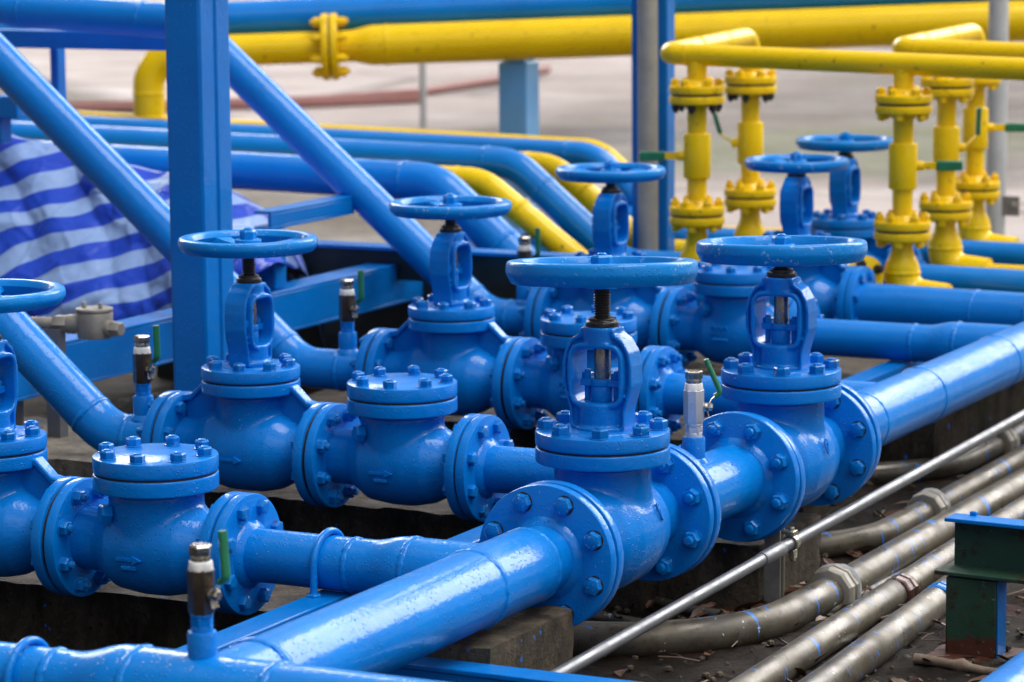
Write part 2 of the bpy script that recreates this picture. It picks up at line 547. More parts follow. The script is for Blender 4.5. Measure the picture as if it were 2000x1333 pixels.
def empty(name, loc=(0, 0, 0), rz=0.0):
    o = bpy.data.objects.new(name, None)
    COL.objects.link(o)
    o.empty_display_size = 0.1
    o.matrix_world = Matrix.Translation(loc) @ Matrix.Rotation(rz, 4, 'Z')
    return o

def remesh(mb, name, vox, it=6, fac=0.5):
    me = mb.mesh(name + "_src")
    o = bpy.data.objects.new("tmp", me)
    COL.objects.link(o)
    m = o.modifiers.new("r", 'REMESH')
    m.mode = 'VOXEL'
    m.voxel_size = vox
    m.use_smooth_shade = True
    sm = o.modifiers.new("s", 'SMOOTH')
    sm.iterations = it
    sm.factor = fac
    dg = bpy.context.evaluated_depsgraph_get()
    dg.update()
    res = bpy.data.meshes.new_from_object(o.evaluated_get(dg))
    bpy.data.objects.remove(o)
    bpy.data.meshes.remove(me)
    res.name = name
    res.polygons.foreach_set('use_smooth', [True] * len(res.polygons))
    return res

# ---- shared small meshes
def bolt_mesh(name, af, h, kind, stub=0.33):
    mb = MB()
    if name.startswith('header') and not name.endswith('cover_nut'):
        mb.lathe([(0, 0.0), (af * 0.618, 0.0), (af * 0.618, 0.0008), (0, 0.0008)], None, 24)
    if kind == 'nut':
        mb.lathe(rp([(0, 0), (af * 0.64, 0), (af * 0.64, 0.0022), (0, 0.0022)], 0.0008), None, 24)
        mb.hexa(af, 0.002, h * 1.1)
        mb.lathe(rp([(0, h), (af * 0.30, h), (af * 0.30, h * 1.1 + af * stub), (0, h * 1.1 + af * stub)], 0.0022), None, 18)
    else:
        mb.hexa(af, 0.0, h)
        mb.lathe([(af * 0.40, h * 0.99), (af * 0.36, h * 1.04), (0, h * 1.05)], None, 18)
    return mb.mesh(name, 30)

class Kit:
    pass
def kit(af, h, mat, nm):
    k = Kit()
    k.nut = bolt_mesh(nm + "_nut", af, h, 'nut')
    k.cov = bolt_mesh(nm + "_cover_nut", af, h, 'nut', 0.10)
    k.cov.materials.append(mat)
    k.head = bolt_mesh(nm + "_head", af, h * 0.82, 'head')
    k.nut.materials.append(mat)
    k.head.materials.append(mat)
    if nm.startswith('header'):
        for m_ in (k.nut, k.head):
            m_.materials.append(M_GASKET)
            for p_ in m_.polygons[:24 * 3]:
                p_.material_index = 1
    return k
K_HDR = kit(0.0335, 0.019, M_BOLT, "header_bolt")
K_ROW = kit(0.0280, 0.0165, M_BOLT, "branch_bolt")
K_YEL = kit(0.027, 0.019, M_YELR, "yellow_bolt")
K_YDK = kit(0.025, 0.020, M_GREASE, "dark_bolt")

def ring_bolts(parent, me, r, n, z, flip=False, ph=0.5, name="bolt"):
    """bolts on the parent's local Z axis"""
    for k in range(n):
        a = 2 * math.pi * (k + ph) / n
        M = Matrix.Translation((r * math.cos(a), r * math.sin(a), z))
        if flip:
            M = M @ Matrix.Rotation(math.pi, 4, 'X')
        M = M @ Matrix.Rotation(random.uniform(0, 1.0), 4, 'Z')
        link(name, me, None, parent, M)

_fl = {}
def flange(parent, loc, d, Rf, t, rb, k, kind, mat, hub=None, n=8, ph=0.5, name="flange"):
    """disc whose outward face (bolt side) is loc + d*t; loc is the mating face"""
    key = (Rf, t, hub, mat.name)
    if key not in _fl:
        mb = MB().lathe(rp([(0, 0), (Rf - 0.001, 0), (Rf, t * 0.1), (Rf, t), (0, t)], 0.0032), None, 64)
        if hub:
            mb.lathe([(hub + 0.016, t - 0.001), (hub + 0.013, t + 0.004), (hub + 0.005, t + 0.011), (hub, t + 0.014), (hub - 0.004, t + 0.014)], None, 48, 0, 0.012)
        _fl[key] = mb.mesh("flange_disc", 30)
    f = link(name, _fl[key], mat, parent, AX(loc, d))
    ring_bolts(f, k.nut if kind == 'nut' else k.head, rb, n, t, False, ph, 'nut' if kind == 'nut' else 'bolt')
    return f

def gasket(parent, loc, d, r, t=0.006):
    link("gasket", MB().lathe([(0, -t), (r, -t), (r, t), (0, t)], None, 48).mesh("gasket"), M_GASKET, parent, AX(loc, d))

_wd = {}
def weld(parent, loc, d, r, mat, wdt=0.0075):
    key = (round(r, 4), wdt, mat.name)
    if key not in _wd:
        n, m = 72, 8
        vs, fs = [], []
        for i in range(n):
            a = 2 * math.pi * i / n
            wob = random.uniform(0.75, 1.2)
            for j in range(m):
                b = 2 * math.pi * j / m
                q = r - 0.0005 + wdt * 0.42 * math.cos(b) * wob
                vs.append((q * math.cos(a), q * math.sin(a), wdt * math.sin(b) * wob + random.uniform(-.0006, .0006)))
        for i in range(n):
            for j in range(m):
                fs.append((i * m + j, ((i + 1) % n) * m + j, ((i + 1) % n) * m + (j + 1) % m, i * m + (j + 1) % m))
        _wd[key] = MB().add(vs, fs).mesh("weld_ring", 80)
    link("weld_bead", _wd[key], mat, parent, AX(loc, d))

# ------------------------------------------------------------------ valve prototypes
def poly_ray(poly, c, a):
    best = 0
    d = Vector((math.cos(a), math.sin(a)))
    for i in range(len(poly)):
        p, q = Vector(poly[i]) - c, Vector(poly[(i + 1) % len(poly)]) - c
        e = q - p
        den = d.x * e.y - d.y * e.x
        if abs(den) < 1e-12:
            continue
        t = (p.x * e.y - p.y * e.x) / den
        u = (p.x * d.y - p.y * d.x) / den
        if t > 0 and -1e-6 <= u <= 1 + 1e-6:
            best = max(best, t)
    return best

def rrect(w, z0, z1, r, n=6):
    o = []
    for cx, cz, a0 in ((w - r, z1 - r, 0), (-w + r, z1 - r, 90), (-w + r, z0 + r, 180), (w - r, z0 + r, 270)):
        for k in range(n + 1):
            a = R(a0 + 90 * k / n)
            o.append((cx + r * math.cos(a), cz + r * math.sin(a)))
    return o

def yoke_mesh(name, P):
    zb, zt = P['yb'], P['yt']
    w0, w1 = P['wb'], P['wt']
    W = P['yw']
    outer = [(-W * 0.78, zb), (W * 0.78, zb), (W * 0.80, w0 - 0.02), (W, w0 + 0.035), (W, w1 - 0.03), (W * 0.93, w1 - 0.004), (W * 0.74, w1 + 0.022), (W * 0.5, w1 + 0.034), (W * 0.5, zt - 0.002),
             (-W * 0.5, zt - 0.002), (-W * 0.5, w1 + 0.034), (-W * 0.74, w1 + 0.022), (-W * 0.93, w1 - 0.004), (-W, w1 - 0.03), (-W, w0 + 0.035), (-W * 0.80, w0 - 0.02)]
    inner = rrect(W * (0.67 if W > 0.075 else 0.62), w0 - 0.003, w1 + 0.004, 0.022)
    c = Vector((0, (w0 + w1) / 2))
    N = 120
    ro = [poly_ray(outer, c, 2 * math.pi * k / N) for k in range(N)]
    ri = [poly_ray(inner, c, 2 * math.pi * k / N) for k in range(N)]
    def shell(ra, rb, dep):
        vs, fs = [], []
        for x in (-dep, dep):
            for rr in (ra, rb):
                for k in range(N):
                    a = 2 * math.pi * k / N
                    vs.append((x, c.x + rr[k] * math.cos(a), c.y + rr[k] * math.sin(a)))
        for k in range(N):
            q = (k + 1) % N
            fs += [(k, q, N + q, N + k), (2 * N + k, 3 * N + k, 3 * N + q, 2 * N + q), (k, 2 * N + k, 2 * N + q, q), (N + k, N + q, 3 * N + q, 3 * N + k)]
        return vs, fs
    mb = MB()
    # arms: proud frame round the window, thin web, thicker outer rim
    r1 = [ri[k] + min(0.011, (ro[k] - ri[k]) * 0.42) for k in range(N)]
    r2 = [ro[k] - min(0.011, (ro[k] - ri[k]) * 0.30) for k in range(N)]
    mb.add(*shell(ri, r1, P['yd'] * 0.5))
    mb.add(*shell([r * 0.993 for r in r1], [r * 1.005 for r in r2], P['yd'] * 0.24))
    mb.add(*shell(r2, ro, P['yd'] * 0.37))
    mb.cyl(P['yw'] * 0.62, zb - 0.004, w0 - 0.004, None, 32)
    mb.cyl(P['yw'] * 0.74, zb - 0.004, zb + 0.010, None, 32)
    mb.cyl(P['yw'] * 0.52, w1 + 0.004, zt, None, 32)
    return remesh(mb, name, 0.0028, 3)

def wheel_mesh(name, Rw, hz):
    mb = MB()
    # rounded-hexagonal rim section
    ri, ro = Rw - 0.032, Rw
    sec = rp([(ri, 0.004), (ri + 0.006, -hz * 0.5), (ro - 0.011, -hz * 0.5), (ro, -hz * 0.02), (ro - 0.001, hz * 0.38), (ro - 0.006, hz * 0.5), (ri + 0.006, hz * 0.5), (ri, 0.004)], 0.004)
    mb.lathe(sec, None, 96)
    mb.cyl(0.032, -hz * 0.75, hz * 0.32, None, 32)
    for k in range(4):
        a = R(20 + 90 * k)
        Mk = Matrix.Rotation(a, 4, 'Z')
        L = Rw - 0.02
        vs = []
        for i in range(9):
            t = i / 8
            x = 0.012 + (L - 0.012) * t
            wd = 0.025 - 0.010 * math.sin(math.pi * min(1, t * 1.0)) + 0.004 * t
            zc = -0.006 + 0.006 * t - 0.004 * math.sin(math.pi * t)
            vs += [(x, -wd, zc - 0.005), (x, wd, zc - 0.005), (x, wd * 0.8, zc + 0.005), (x, -wd * 0.8, zc + 0.005)]
        fs = [(0, 3, 2, 1), (32, 33, 34, 35)]
        for i in range(8):
            for j in range(4):
                a0, b0 = i * 4 + j, i * 4 + (j + 1) % 4
                fs.append((a0, b0, b0 + 4, a0 + 4))
        mb.add(vs, fs, Mk)
        mb.box(((L) * 0.55, 0, -0.011), (L * 0.8, 0.010, 0.012), Mk)
    return mb.mesh(name, 32)

def stem_mesh(name, r, z0, z1, pitch=0.0055):
    prof = [(0, z0), (r, z0)]
    z = z0
    while z < z1 - pitch:
        prof += [(r, z + pitch * 0.25), (r * 0.82, z + pitch * 0.5), (r * 0.82, z + pitch * 0.75), (r, z + pitch)]
        z += pitch
    prof += [(0, z1)]
    return MB().lathe(prof, None, 24).mesh(name, 25)

def body_mesh(name, P, check):
    L, t = P['L'], P['t']
    mb = MB()
    rn = P['rn']
    rb = P['rb']
    X = Matrix.Rotation(math.pi / 2, 4, 'Y')
    if check:
        prof = [(0, -L + t * .5), (rn, -L + t * .5), (rn, -L * 0.72), (rn * 1.02, -L * 0.6), (rb * 0.93, -L * 0.36), (rb, -L * 0.05), (rb * 0.99, L * 0.2), (rb * 0.90, L * 0.45), (rn * 1.08, L * 0.68), (rn, L * 0.85), (rn, L - t * .5), (0, L - t * .5)]
    else:
        prof = [(0, -L + t * .5), (rn, -L + t * .5), (rn, -L * 0.72), (rn * 1.08, -L * 0.62), (rb * 0.90, -L * 0.42), (rb * 0.99, -L * 0.2), (rb, 0), (rb * 0.99, L * 0.2), (rb * 0.90, L * 0.42), (rn * 1.08, L * 0.62), (rn, L * 0.72), (rn, L - t * .5), (0, L - t * .5)]
    mb.lathe(prof, X, 56)
    nr = P['nr']
    mb.lathe([(0, 0), (nr, 0), (nr, P['c0'] * 0.5), (nr * 1.0, P['c0'] - 0.004), (0, P['c0'] - 0.004)], None, 56)
    me = remesh(mb, name, 0.0045, 9)
    return me

PR = dict(L=0.2075, t=0.024, rn=0.066, rb=0.103, nr=0.086, c0=0.140, cR=0.119, ct=0.029, R=0.125, rbc=0.100,
          yb=0.206, yt=0.404, wb=0.258, wt=0.362, yw=0.069, yd=0.078, wr=0.168, wz=0.497, wh=0.035)
PH = dict(L=0.2445, t=0.026, rn=0.080, rb=0.122, nr=0.102, c0=0.154, cR=0.141, ct=0.031, R=0.150, rbc=0.121,
          yb=0.220, yt=0.437, wb=0.283, wt=0.390, yw=0.079, yd=0.078, wr=0.200, wz=0.551, wh=0.048)
PC = dict(PR, L=0.1975, cR=0.130, nr=0.099, rb=0.104, rbc2=0.107, c0=0.121, ct=0.033)

proto = {}
for nm, P in (('row', PR), ('hdr', PH)):
    proto[nm] = dict(body=body_mesh(nm + "_globe_body", P, False), yoke=yoke_mesh(nm + "_yoke", P), wheel=wheel_mesh(nm + "_wheel", P['wr'], P['wh']))
proto['chk'] = dict(body=body_mesh("check_body", PC, True))

def cover_mesh(name, P, check):
    z0, ct, cR = P['c0'], P['ct'], P['cR']
    lo = MB().lathe(rp([(0, z0), (cR * 0.99, z0), (cR, z0 + 0.003), (cR, z0 + ct - 0.002), (cR * 0.985, z0 + ct), (0, z0 + ct)], 0.004), None, 72).mesh(name + "_lower", 30)
    z1 = z0 + ct + 0.004
    prof = [(0, z1), (cR * 0.985, z1), (cR, z1 + 0.003), (cR, z1 + ct), (0, z1 + ct)]
    up = MB().lathe(rp(prof, 0.004), None, 72)
    if not check:
        up.lathe([(cR * 0.66, z1 + ct - 0.001), (cR * 0.63, z1 + ct + 0.003), (0, z1 + ct + 0.003)], None, 48)
    return lo, up.mesh(name + "_upper", 30), z1 + ct
for nm, P, c in (('row', PR, False), ('hdr', PH, False), ('chk', PC, True)):
    proto[nm]['lo'], proto[nm]['up'], proto[nm]['top'] = cover_mesh(nm + "_cover", P, c)

def rib_mesh(P):
    """flat strap from the bonnet flange down to an end flange, on a thin web"""
    zt = P['c0'] + P['ct'] - 0.004
    b = P['L'] - P['t']
    mb = MB()
    pts = [(P['cR'] * 0.80, zt, 0.020), (P['cR'] * 1.04, zt - 0.004, 0.017), (b - 0.022, P['R'] * 0.98 + 0.004, 0.016), (b + 0.004, P['R'] * 0.965, 0.020)]
    vs = []
    for (x, zz, wd) in pts:
        vs += [(x, -wd, zz - 0.017), (x, wd, zz - 0.017), (x, wd, zz), (x, -wd, zz)]
    fs = [(0, 3, 2, 1), (12, 13, 14, 15)]
    for i in range(3):
        for j in range(4):
            a0, b0 = i * 4 + j, i * 4 + (j + 1) % 4
            fs.append((a0, b0, b0 + 4, a0 + 4))
    mb.add(vs, fs)
    w_ = [(P['nr'] * 0.8, zt - 0.016), (P['cR'] * 1.02, zt - 0.020), (b - 0.002, P['R'] * 0.95 - 0.010), (b - 0.002, P['rn'] * 0.8), (P['nr'] * 0.8, P['rn'])]
    vs = [(x, y, z) for y in (-0.007, 0.007) for (x, z) in w_]
    fs = [(0, 1, 2, 3, 4), (9, 8, 7, 6, 5)] + [(i, 5 + i, 5 + (i + 1) % 5, (i + 1) % 5) for i in range(5)]
    mb.add(vs, fs)
    return mb.mesh("rib", 30)
proto['row']['rib'] = rib_mesh(PR)

arrow_me = MB().box((-0.008, 0, 0), (0.042, 0.008, 0.006)).add([(0.012, 0, 0.0085), (0.012, 0, -0.0085), (0.032, 0, 0), (0.012, -0.006, 0.0085), (0.012, -0.006, -0.0085), (0.032, -0.006, 0)], [(0, 1, 2), (3, 5, 4), (0, 3, 4, 1), (1, 4, 5, 2), (2, 5, 3, 0)]).mesh("arrow", 30)
plug_me = MB().hexa(0.036, 0, 0.022).mesh("plug", 30)

def letters(parent, txt, size, M, mat):
    cu_ = bpy.data.curves.new("txt", 'FONT')
    cu_.body = txt
    cu_.size = size
    cu_.extrude = 0.0028
    cu_.bevel_depth = 0.0006
    cu_.align_x = 'CENTER'
    o = bpy.data.objects.new("tmp", cu_)
    COL.objects.link(o)
    dg = bpy.context.evaluated_depsgraph_get()
    dg.update()
    me = bpy.data.meshes.new_from_object(o.evaluated_get(dg))
    bpy.data.objects.remove(o)
    return link("raised_lettering", me, mat, parent, M)

def globe_valve(loc, rz, P, key, label, k, sides, group, wheel_rot=0.0, arrow=True, ribs=False, tilt=0.0):
    v = empty("globe_valve", loc, rz)
    tag(v, label, "valve", group)
    pm = proto[key]
    body = link("valve_body", pm['body'], M_BLUE, v)
    L, t = P['L'], P['t']
    fa = flange(v, (-L, 0, 0), (1, 0, 0), P['R'], t, P['rbc'], k, sides[0], M_BLUE)
    fb = flange(v, (L, 0, 0), (-1, 0, 0), P['R'], t, P['rbc'], k, sides[1], M_BLUE)
    lo = link("bonnet_flange", pm['lo'], M_BLUE, v)
    up = link("bonnet_cover", pm['up'], M_BLUE, v)
    gz = P['c0'] + P['ct'] + 0.002
    link("gasket", MB().lathe([(0, gz - .004), (P['cR'] * .955, gz - .004), (P['cR'] * .955, gz + .004), (0, gz + .004)], None, 48).mesh("gasket"), M_GASKET, v)
    ring_bolts(up, k.cov, P['cR'] - 0.024, 8, pm['top'], False, 0.5 if key == 'hdr' else 0.33, "nut")
    gasket(v, (-L, 0, 0), (1, 0, 0), P['R'] * 0.93, 0.009)
    gasket(v, (L, 0, 0), (1, 0, 0), P['R'] * 0.93, 0.009)
    if ribs:
        link("rib", pm['rib'], M_BLUE, v, None, 0.004)
        link("rib", pm['rib'], None, v, Matrix.Rotation(math.pi, 4, 'Z'), 0.004)
    link("yoke", pm['yoke'], M_BLUE, v)
    w0, w1, W = P['wb'], P['wt'], P['yw']
    # packing gland: follower, two-eared plate, two studs
    g = link("packing_gland", MB().cyl(W * 0.30, w0 - 0.004, w0 + 0.030, None, 24).box((0, 0, w0 + 0.036), (0.030, W * 1.12, 0.015)).cyl(W * 0.32, w0 + 0.029, w0 + 0.044, None, 24).mesh("gland", 35), M_BLUE, v, None, 0.003)
    for sy in (-1, 1):
        link("gland_stud", MB().cyl(0.007, w0 - 0.004, w0 + 0.062, None, 14).hexa(0.022, w0 + 0.043, w0 + 0.056).mesh("gland_stud", 30), M_BLUE, g, Matrix.Translation((0.0, sy * W * 0.42, 0)))
    zs = P['wz'] - P['wh'] * 0.5
    link("stem", MB().cyl(0.0175, w0 + 0.02, w1 + 0.02, None, 28).mesh("stem_rod", 30), M_STEEL, v)
    link("stem_thread", stem_mesh("stem_thread", 0.0168 if key == 'row' else 0.0178, P['yt'] - 0.002, zs), M_GREASE, v)
    link("yoke_nut", MB().lathe(rp([(0, P['yt'] - .002), (W * .44, P['yt'] - .002), (W * .44, P['yt'] + .010), (W * .36, P['yt'] + .012), (W * .36, P['yt'] + .018), (0, P['yt'] + .018)], .002), None, 28, 0, 0.025).mesh("yoke_nut", 40), M_GREASE, v)
    hw = link("handwheel", pm['wheel'], M_BLUECHIP, v, Matrix.Translation((0, 0, P['wz'])) @ Matrix.Rotation(R(tilt), 4, Matrix.Rotation(-rz, 3, 'Z') @ Vector((cr.x, cr.y, 0)).normalized()) @ Matrix.Rotation(R(wheel_rot), 4, 'Z'))
    link("hub_nut", MB().hexa(0.035 if key == 'row' else 0.041, 0.006, 0.034).cyl(0.028, 0.004, 0.011, None, 24).lathe([(0.010, 0.033), (0.010, 0.037), (0.007, 0.039), (0, 0.039)], None, 16).mesh("hub_nut", 30), M_BLUECHIP, hw)
    if arrow:
        link("flow_arrow", arrow_me, M_BLUE, v, Matrix.Translation((0.0, -P['rb'] * 0.985, -0.012)))
    return v

def check_valve(loc, rz, label, k, sides, group, text=None, mark=True):
    P = PC
    v = empty("check_valve", loc, rz)
    tag(v, label, "valve", group)
    pm = proto['chk']
    link("valve_body", pm['body'], M_BLUE, v)
    flange(v, (-P['L'], 0, 0), (1, 0, 0), P['R'], P['t'], P['rbc'], k, sides[0], M_BLUE)
    flange(v, (P['L'], 0, 0), (-1, 0, 0), P['R'], P['t'], P['rbc'], k, sides[1], M_BLUE)
    gasket(v, (-P['L'], 0, 0), (1, 0, 0), P['R'] * 0.93)
    gasket(v, (P['L'], 0, 0), (1, 0, 0), P['R'] * 0.93)
    link("cover_seat", pm['lo'], M_BLUE, v)
    gz = P['c0'] + P['ct'] + 0.002
    link("gasket", MB().lathe([(0, gz - .004), (P['cR'] * .97, gz - .004), (P['cR'] * .97, gz + .004), (0, gz + .004)], None, 48).mesh("gasket"), M_GASKET, v)
    up = link("cover", pm['up'], M_BLUE, v)
    ring_bolts(up, k.cov, P['rbc2'], 8, pm['top'], False, 0.30, "nut")
    d = Vector((-0.62, -0.78, 0.12))
    link("hinge_plug", plug_me, M_BLUE, v, AX(Vector((-0.060, -0.083, 0.075)), d))
    if mark:
        link("flow_arrow", arrow_me, M_BLUE, v, Matrix.Translation((-0.005, -P['rb'] * 0.985, -0.012)))
        link("raised_bar", MB().box((0.0, 0, 0), (0.036, 0.010, 0.009)).mesh("bar"), M_BLUE, v, Matrix.Translation((-0.005, -P['rb'] * 0.965, -0.030)), 0.002)
    if text:
        letters(v, text, 0.036, Matrix.Translation((-0.012, -P['rb'] * 0.985, 0.004)) @ Matrix.Rotation(math.pi / 2, 4, 'X'), M_BLUE)
        link("raised_bar", MB().box((0, 0, 0), (0.05, 0.008, 0.008)).mesh("bar"), M_BLUE, v, Matrix.Translation((-0.01, -P['rb'] * 0.985, -0.012)), 0.002)
    return v

def pipe_thing(name, pts, r, mat, label, cat="pipe", bend=0.17, group=None, n=40, seg=14):
    """swept pipe; pts in world space, origin at first point"""
    P = fillet(pts, bend, seg)
    o0 = P[0].copy()
    mb = MB().tube([p - o0 for p in P], r, n)
    o = link(name, mb.mesh(name, 40), mat)
    o.location = o0
    tag(o, label, cat, group)
    o.matrix_world = Matrix.Translation(o0)
    return o

def lathe_thing(name, a, b, prof, mat, label, cat="pipe", group=None, n=56):
    """pipe of changing diameter; prof = (distance along a->b, radius)"""
    a, b = Vector(a), Vector(b)
    L = (b - a).length
    pr_ = [(0, prof[0][0])] + [(r, d) for d, r in prof] + [(0, prof[-1][0])]
    me = MB().lathe(pr_, frame(b - a).to_4x4(), n).mesh(name, 40)
    o = link(name, me, mat)
    o.matrix_world = Matrix.Translation(a)
    tag(o, label, cat, group)
    return o

def loc_of(o, p):
    return Vector(p) - o.matrix_world.translation

def smooth_step(d0, r0_, d1, r1_, n=8):
    return [(d0 + (d1 - d0) * i / n, r0_ + (r1_ - r0_) * (3 * (i / n) ** 2 - 2 * (i / n) ** 3)) for i in range(n + 1)]

ZH = 0.34
# ------------------------------------------------------------------ ground
def ground():
    n = 60
    vs, fs = [], []
    S = 140.0
    for i in range(n + 1):
        for j in range(n + 1):
            u, v = i / n * 2 - 1, j / n * 2 - 1
            vs.append((S * u * abs(u), S * v * abs(v), 0))
    for i in range(n):
        for j in range(n):
            a = i * (n + 1) + j
            fs.append((a, a + n + 1, a + n + 2, a + 1))
    tag(link("ground", MB().add(vs, fs).mesh("ground"), M_GROUND), "pinkish concrete and gravel yard", kind='structure')
    # wet mud floor round the valves, a real uneven sheet
    vs, fs = [], []
    nx, ny = 230, 300
    x0, x1, y0, y1 = -3.2, 2.4, -3.0, 4.6
    for i in range(nx + 1):
        for j in range(ny + 1):
            x, y = x0 + (x1 - x0) * i / nx, y0 + (y1 - y0) * j / ny
            q = Vector((x, y, 0))
            h = 0.012 + 0.016 * noise.noise(q * 5) + 0.010 * noise.noise(q * 17) + 0.006 * noise.noise(q * 45)
            e = min(x - x0, x1 - x, y - y0, y1 - y)
            h = max(0.004, h) if e > 0.25 else -0.01 + (max(0.004, h) + 0.01) * e / 0.25
            vs.append((x, y, h))
    for i in range(nx):
        for j in range(ny):
            a = i * (ny + 1) + j
            fs.append((a, a + ny + 1, a + ny + 2, a + 1))
    tag(link("mud", MB().add(vs, fs).mesh("mud", 180), M_MUD), "dark wet mud floor", kind='structure')
ground()

def rough_block(name, x0, x1, y0, y1, z0, z1, mat, label, cat="plinth", group=None, chip=0.020, step=0.028):
    """cast concrete block with worn, uneven faces and chipped edges"""
    nx = max(2, int((x1 - x0) / step)); ny = max(2, int((y1 - y0) / step)); nz = max(2, int((z1 - z0) / step))
    idx, vs, fs = {}, [], []
    def vid(i, j, k):
        if (i, j, k) not in idx:
            p = Vector((x0 + (x1 - x0) * i / nx, y0 + (y1 - y0) * j / ny, z0 + (z1 - z0) * k / nz))
            c = Vector(((x0 + x1) / 2, (y0 + y1) / 2, (z0 + z1) / 2))
            ed = (i in (0, nx)) + (j in (0, ny)) + (k == nz)
            a = 0.35 if ed < 2 else 1.0
            d = noise.noise(p * 9) * 0.6 + noise.noise(p * 27) * 0.4
            n_ = Vector(((-1 if i == 0 else 1 if i == nx else 0), (-1 if j == 0 else 1 if j == ny else 0), (1 if k == nz else 0)))
            p = p - n_ * (abs(d) * chip * a)
            idx[(i, j, k)] = len(vs)
            vs.append(p - Vector((x0, y0, z0)))
        return idx[(i, j, k)]
    for i in range(nx):
        for j in range(ny):
            fs.append((vid(i, j, nz), vid(i + 1, j, nz), vid(i + 1, j + 1, nz), vid(i, j + 1, nz)))
    for k in range(nz):
        for i in range(nx):
            fs.append((vid(i, 0, k), vid(i + 1, 0, k), vid(i + 1, 0, k + 1), vid(i, 0, k + 1)))
            fs.append((vid(i, ny, k), vid(i, ny, k + 1), vid(i + 1, ny, k + 1), vid(i + 1, ny, k)))
        for j in range(ny):
            fs.append((vid(0, j, k), vid(0, j, k + 1), vid(0, j + 1, k + 1), vid(0, j + 1, k)))
            fs.append((vid(nx, j, k), vid(nx, j + 1, k), vid(nx, j + 1, k + 1), vid(nx, j, k + 1)))
    o = link(name, MB().add(vs, fs).mesh(name, 50), mat)
    o.matrix_world = Matrix.Translation((x0, y0, z0))
    tag(o, label, cat, group)
    return o

G_PL = "concrete plinths under the pipework"
rough_block("concrete_plinth", -2.6, -0.20, -0.12, 0.28, -0.05, 0.20, M_CONCD, "long black wet concrete plinth under the front row of valves", group=G_PL)
rough_block("concrete_plinth", -1.74, -0.20, 0.91, 1.30, -0.05, 0.205, M_CONCD, "dark wet concrete plinth beneath the second row of valves", group=G_PL)
rough_block("concrete_plinth", -1.9, -0.25, 2.06, 2.45, -0.05, 0.205, M_CONCD, "dark concrete plinth beneath the third row, mostly hidden by pipes", group=G_PL)
rough_block("concrete_footing", -2.75, -1.76, 0.98, 1.50, -0.05, 0.235, M_CONCL, "pale grey concrete footing at the left edge, under the sloping blue pipe", "footing")
rough_block("concrete_block", -0.16, 0.08, -0.40, -0.03, -0.05, 0.25, M_CONC, "brown stained concrete block holding up the big front pipe", "block")
rough_block("concrete_block", -0.30, 0.055, 1.01, 1.40, -0.05, 0.175, M_CONC, "grey mossy concrete block between the two large front valves, beside the thin tube's clamp", "block")
rough_block("concrete_block", -0.36, -0.125, 2.74, 3.60, -0.05, 0.255, M_CONCD, "long dark concrete block under the rear part of the large pipe", "block")
# blue paint smear on the front block corner
tag(link("paint_smear", MB().add([(0.0, 0, 0), (0.03, 0.004, 0.002), (0.027, 0.004, -0.06), (0.02, 0.0035, -0.085), (0.006, 0.002, -0.10), (-0.004, 0.001, -0.05)], [(0, 1, 2, 3, 4, 5)]).mesh("paint_smear"), M_BLUEB, None, Matrix.Translation((0.035, -0.4045, 0.21)) ), "blue paint smear on the corner of the brown concrete block", "paint mark")

# ------------------------------------------------------------------ blue steelwork
def box_thing(name, c, d, mat, label, cat, rz=0.0, bevel=0.004, group=None):
    o = link(name, MB().box((0, 0, 0), d).mesh(name), mat, None, Matrix.Translation(c) @ Matrix.Rotation(rz, 4, 'Z'), bevel)
    tag(o, label, cat, group)
    return o

def channel_mesh(L, H, W, t, sgn=1):
    """C section along local X, web at y=0, flanges towards sgn*y, z from 0 to H"""
    mb = MB()
    mb.box((0, sgn * t / 2, H / 2), (L, t, H))
    mb.box((0, sgn * (W / 2 + t / 2 + 0.0002), t / 2), (L, W - t, t))
    mb.box((0, sgn * (W / 2 + t / 2 + 0.0002), H - t / 2), (L, W - t, t))
    return mb.mesh("channel")

# column: two channels welded toe to toe -> box with a seam
colr = empty("steel_column", (-1.72, 1.45, 0))
tag(colr, "tall blue box steel column with a welded seam, in front of the striped tarp", "column")
for sy in (-1, 1):
    link("channel", MB().box((0, 0, 0), (0.108, 0.074, 3.4)).mesh("column_half"), M_BLUEB, colr, Matrix.Translation((0, sy * 0.0385, 1.70)), 0.009)
link("weld_bead", MB().box((0, 0, 0), (0.098, 0.008, 3.38)).mesh("seam"), M_BLUEB, colr, Matrix.Translation((0.0, 0, 1.70)))
link("base_plate", MB().box((0, 0, 0), (0.2, 0.24, 0.016)).mesh("plate"), M_BLUEB, colr, Matrix.Translation((0, 0, 0.012)), 0.003)

c2 = empty("steel_column", (-1.885, 4.73, 0))
tag(c2, "narrow blue steel column farther back, behind the grey upright pipe", "column")
link("shaft", MB().box((0, 0, 0), (0.140, 0.07, 3.4)).mesh("shaft"), M_BLUEB, c2, Matrix.Translation((0, 0, 1.70)), 0.004)
link("base_plate", MB().box((0, 0, 0), (0.2, 0.2, 0.014)).mesh("plate"), M_BLUEB, c2, Matrix.Translation((0, 0, 0.008)), 0.003)
tag(link("grey_pipe", MB().lathe([(0, 0), (0.036, 0), (0.036, 3.4), (0, 3.4)], None, 40).mesh("grey_pipe"), M_GREYCOL, None, Matrix.Translation((-1.872, 4.655, 0.0))), "weathered grey upright pipe fixed to the front of the far blue column", "pipe")

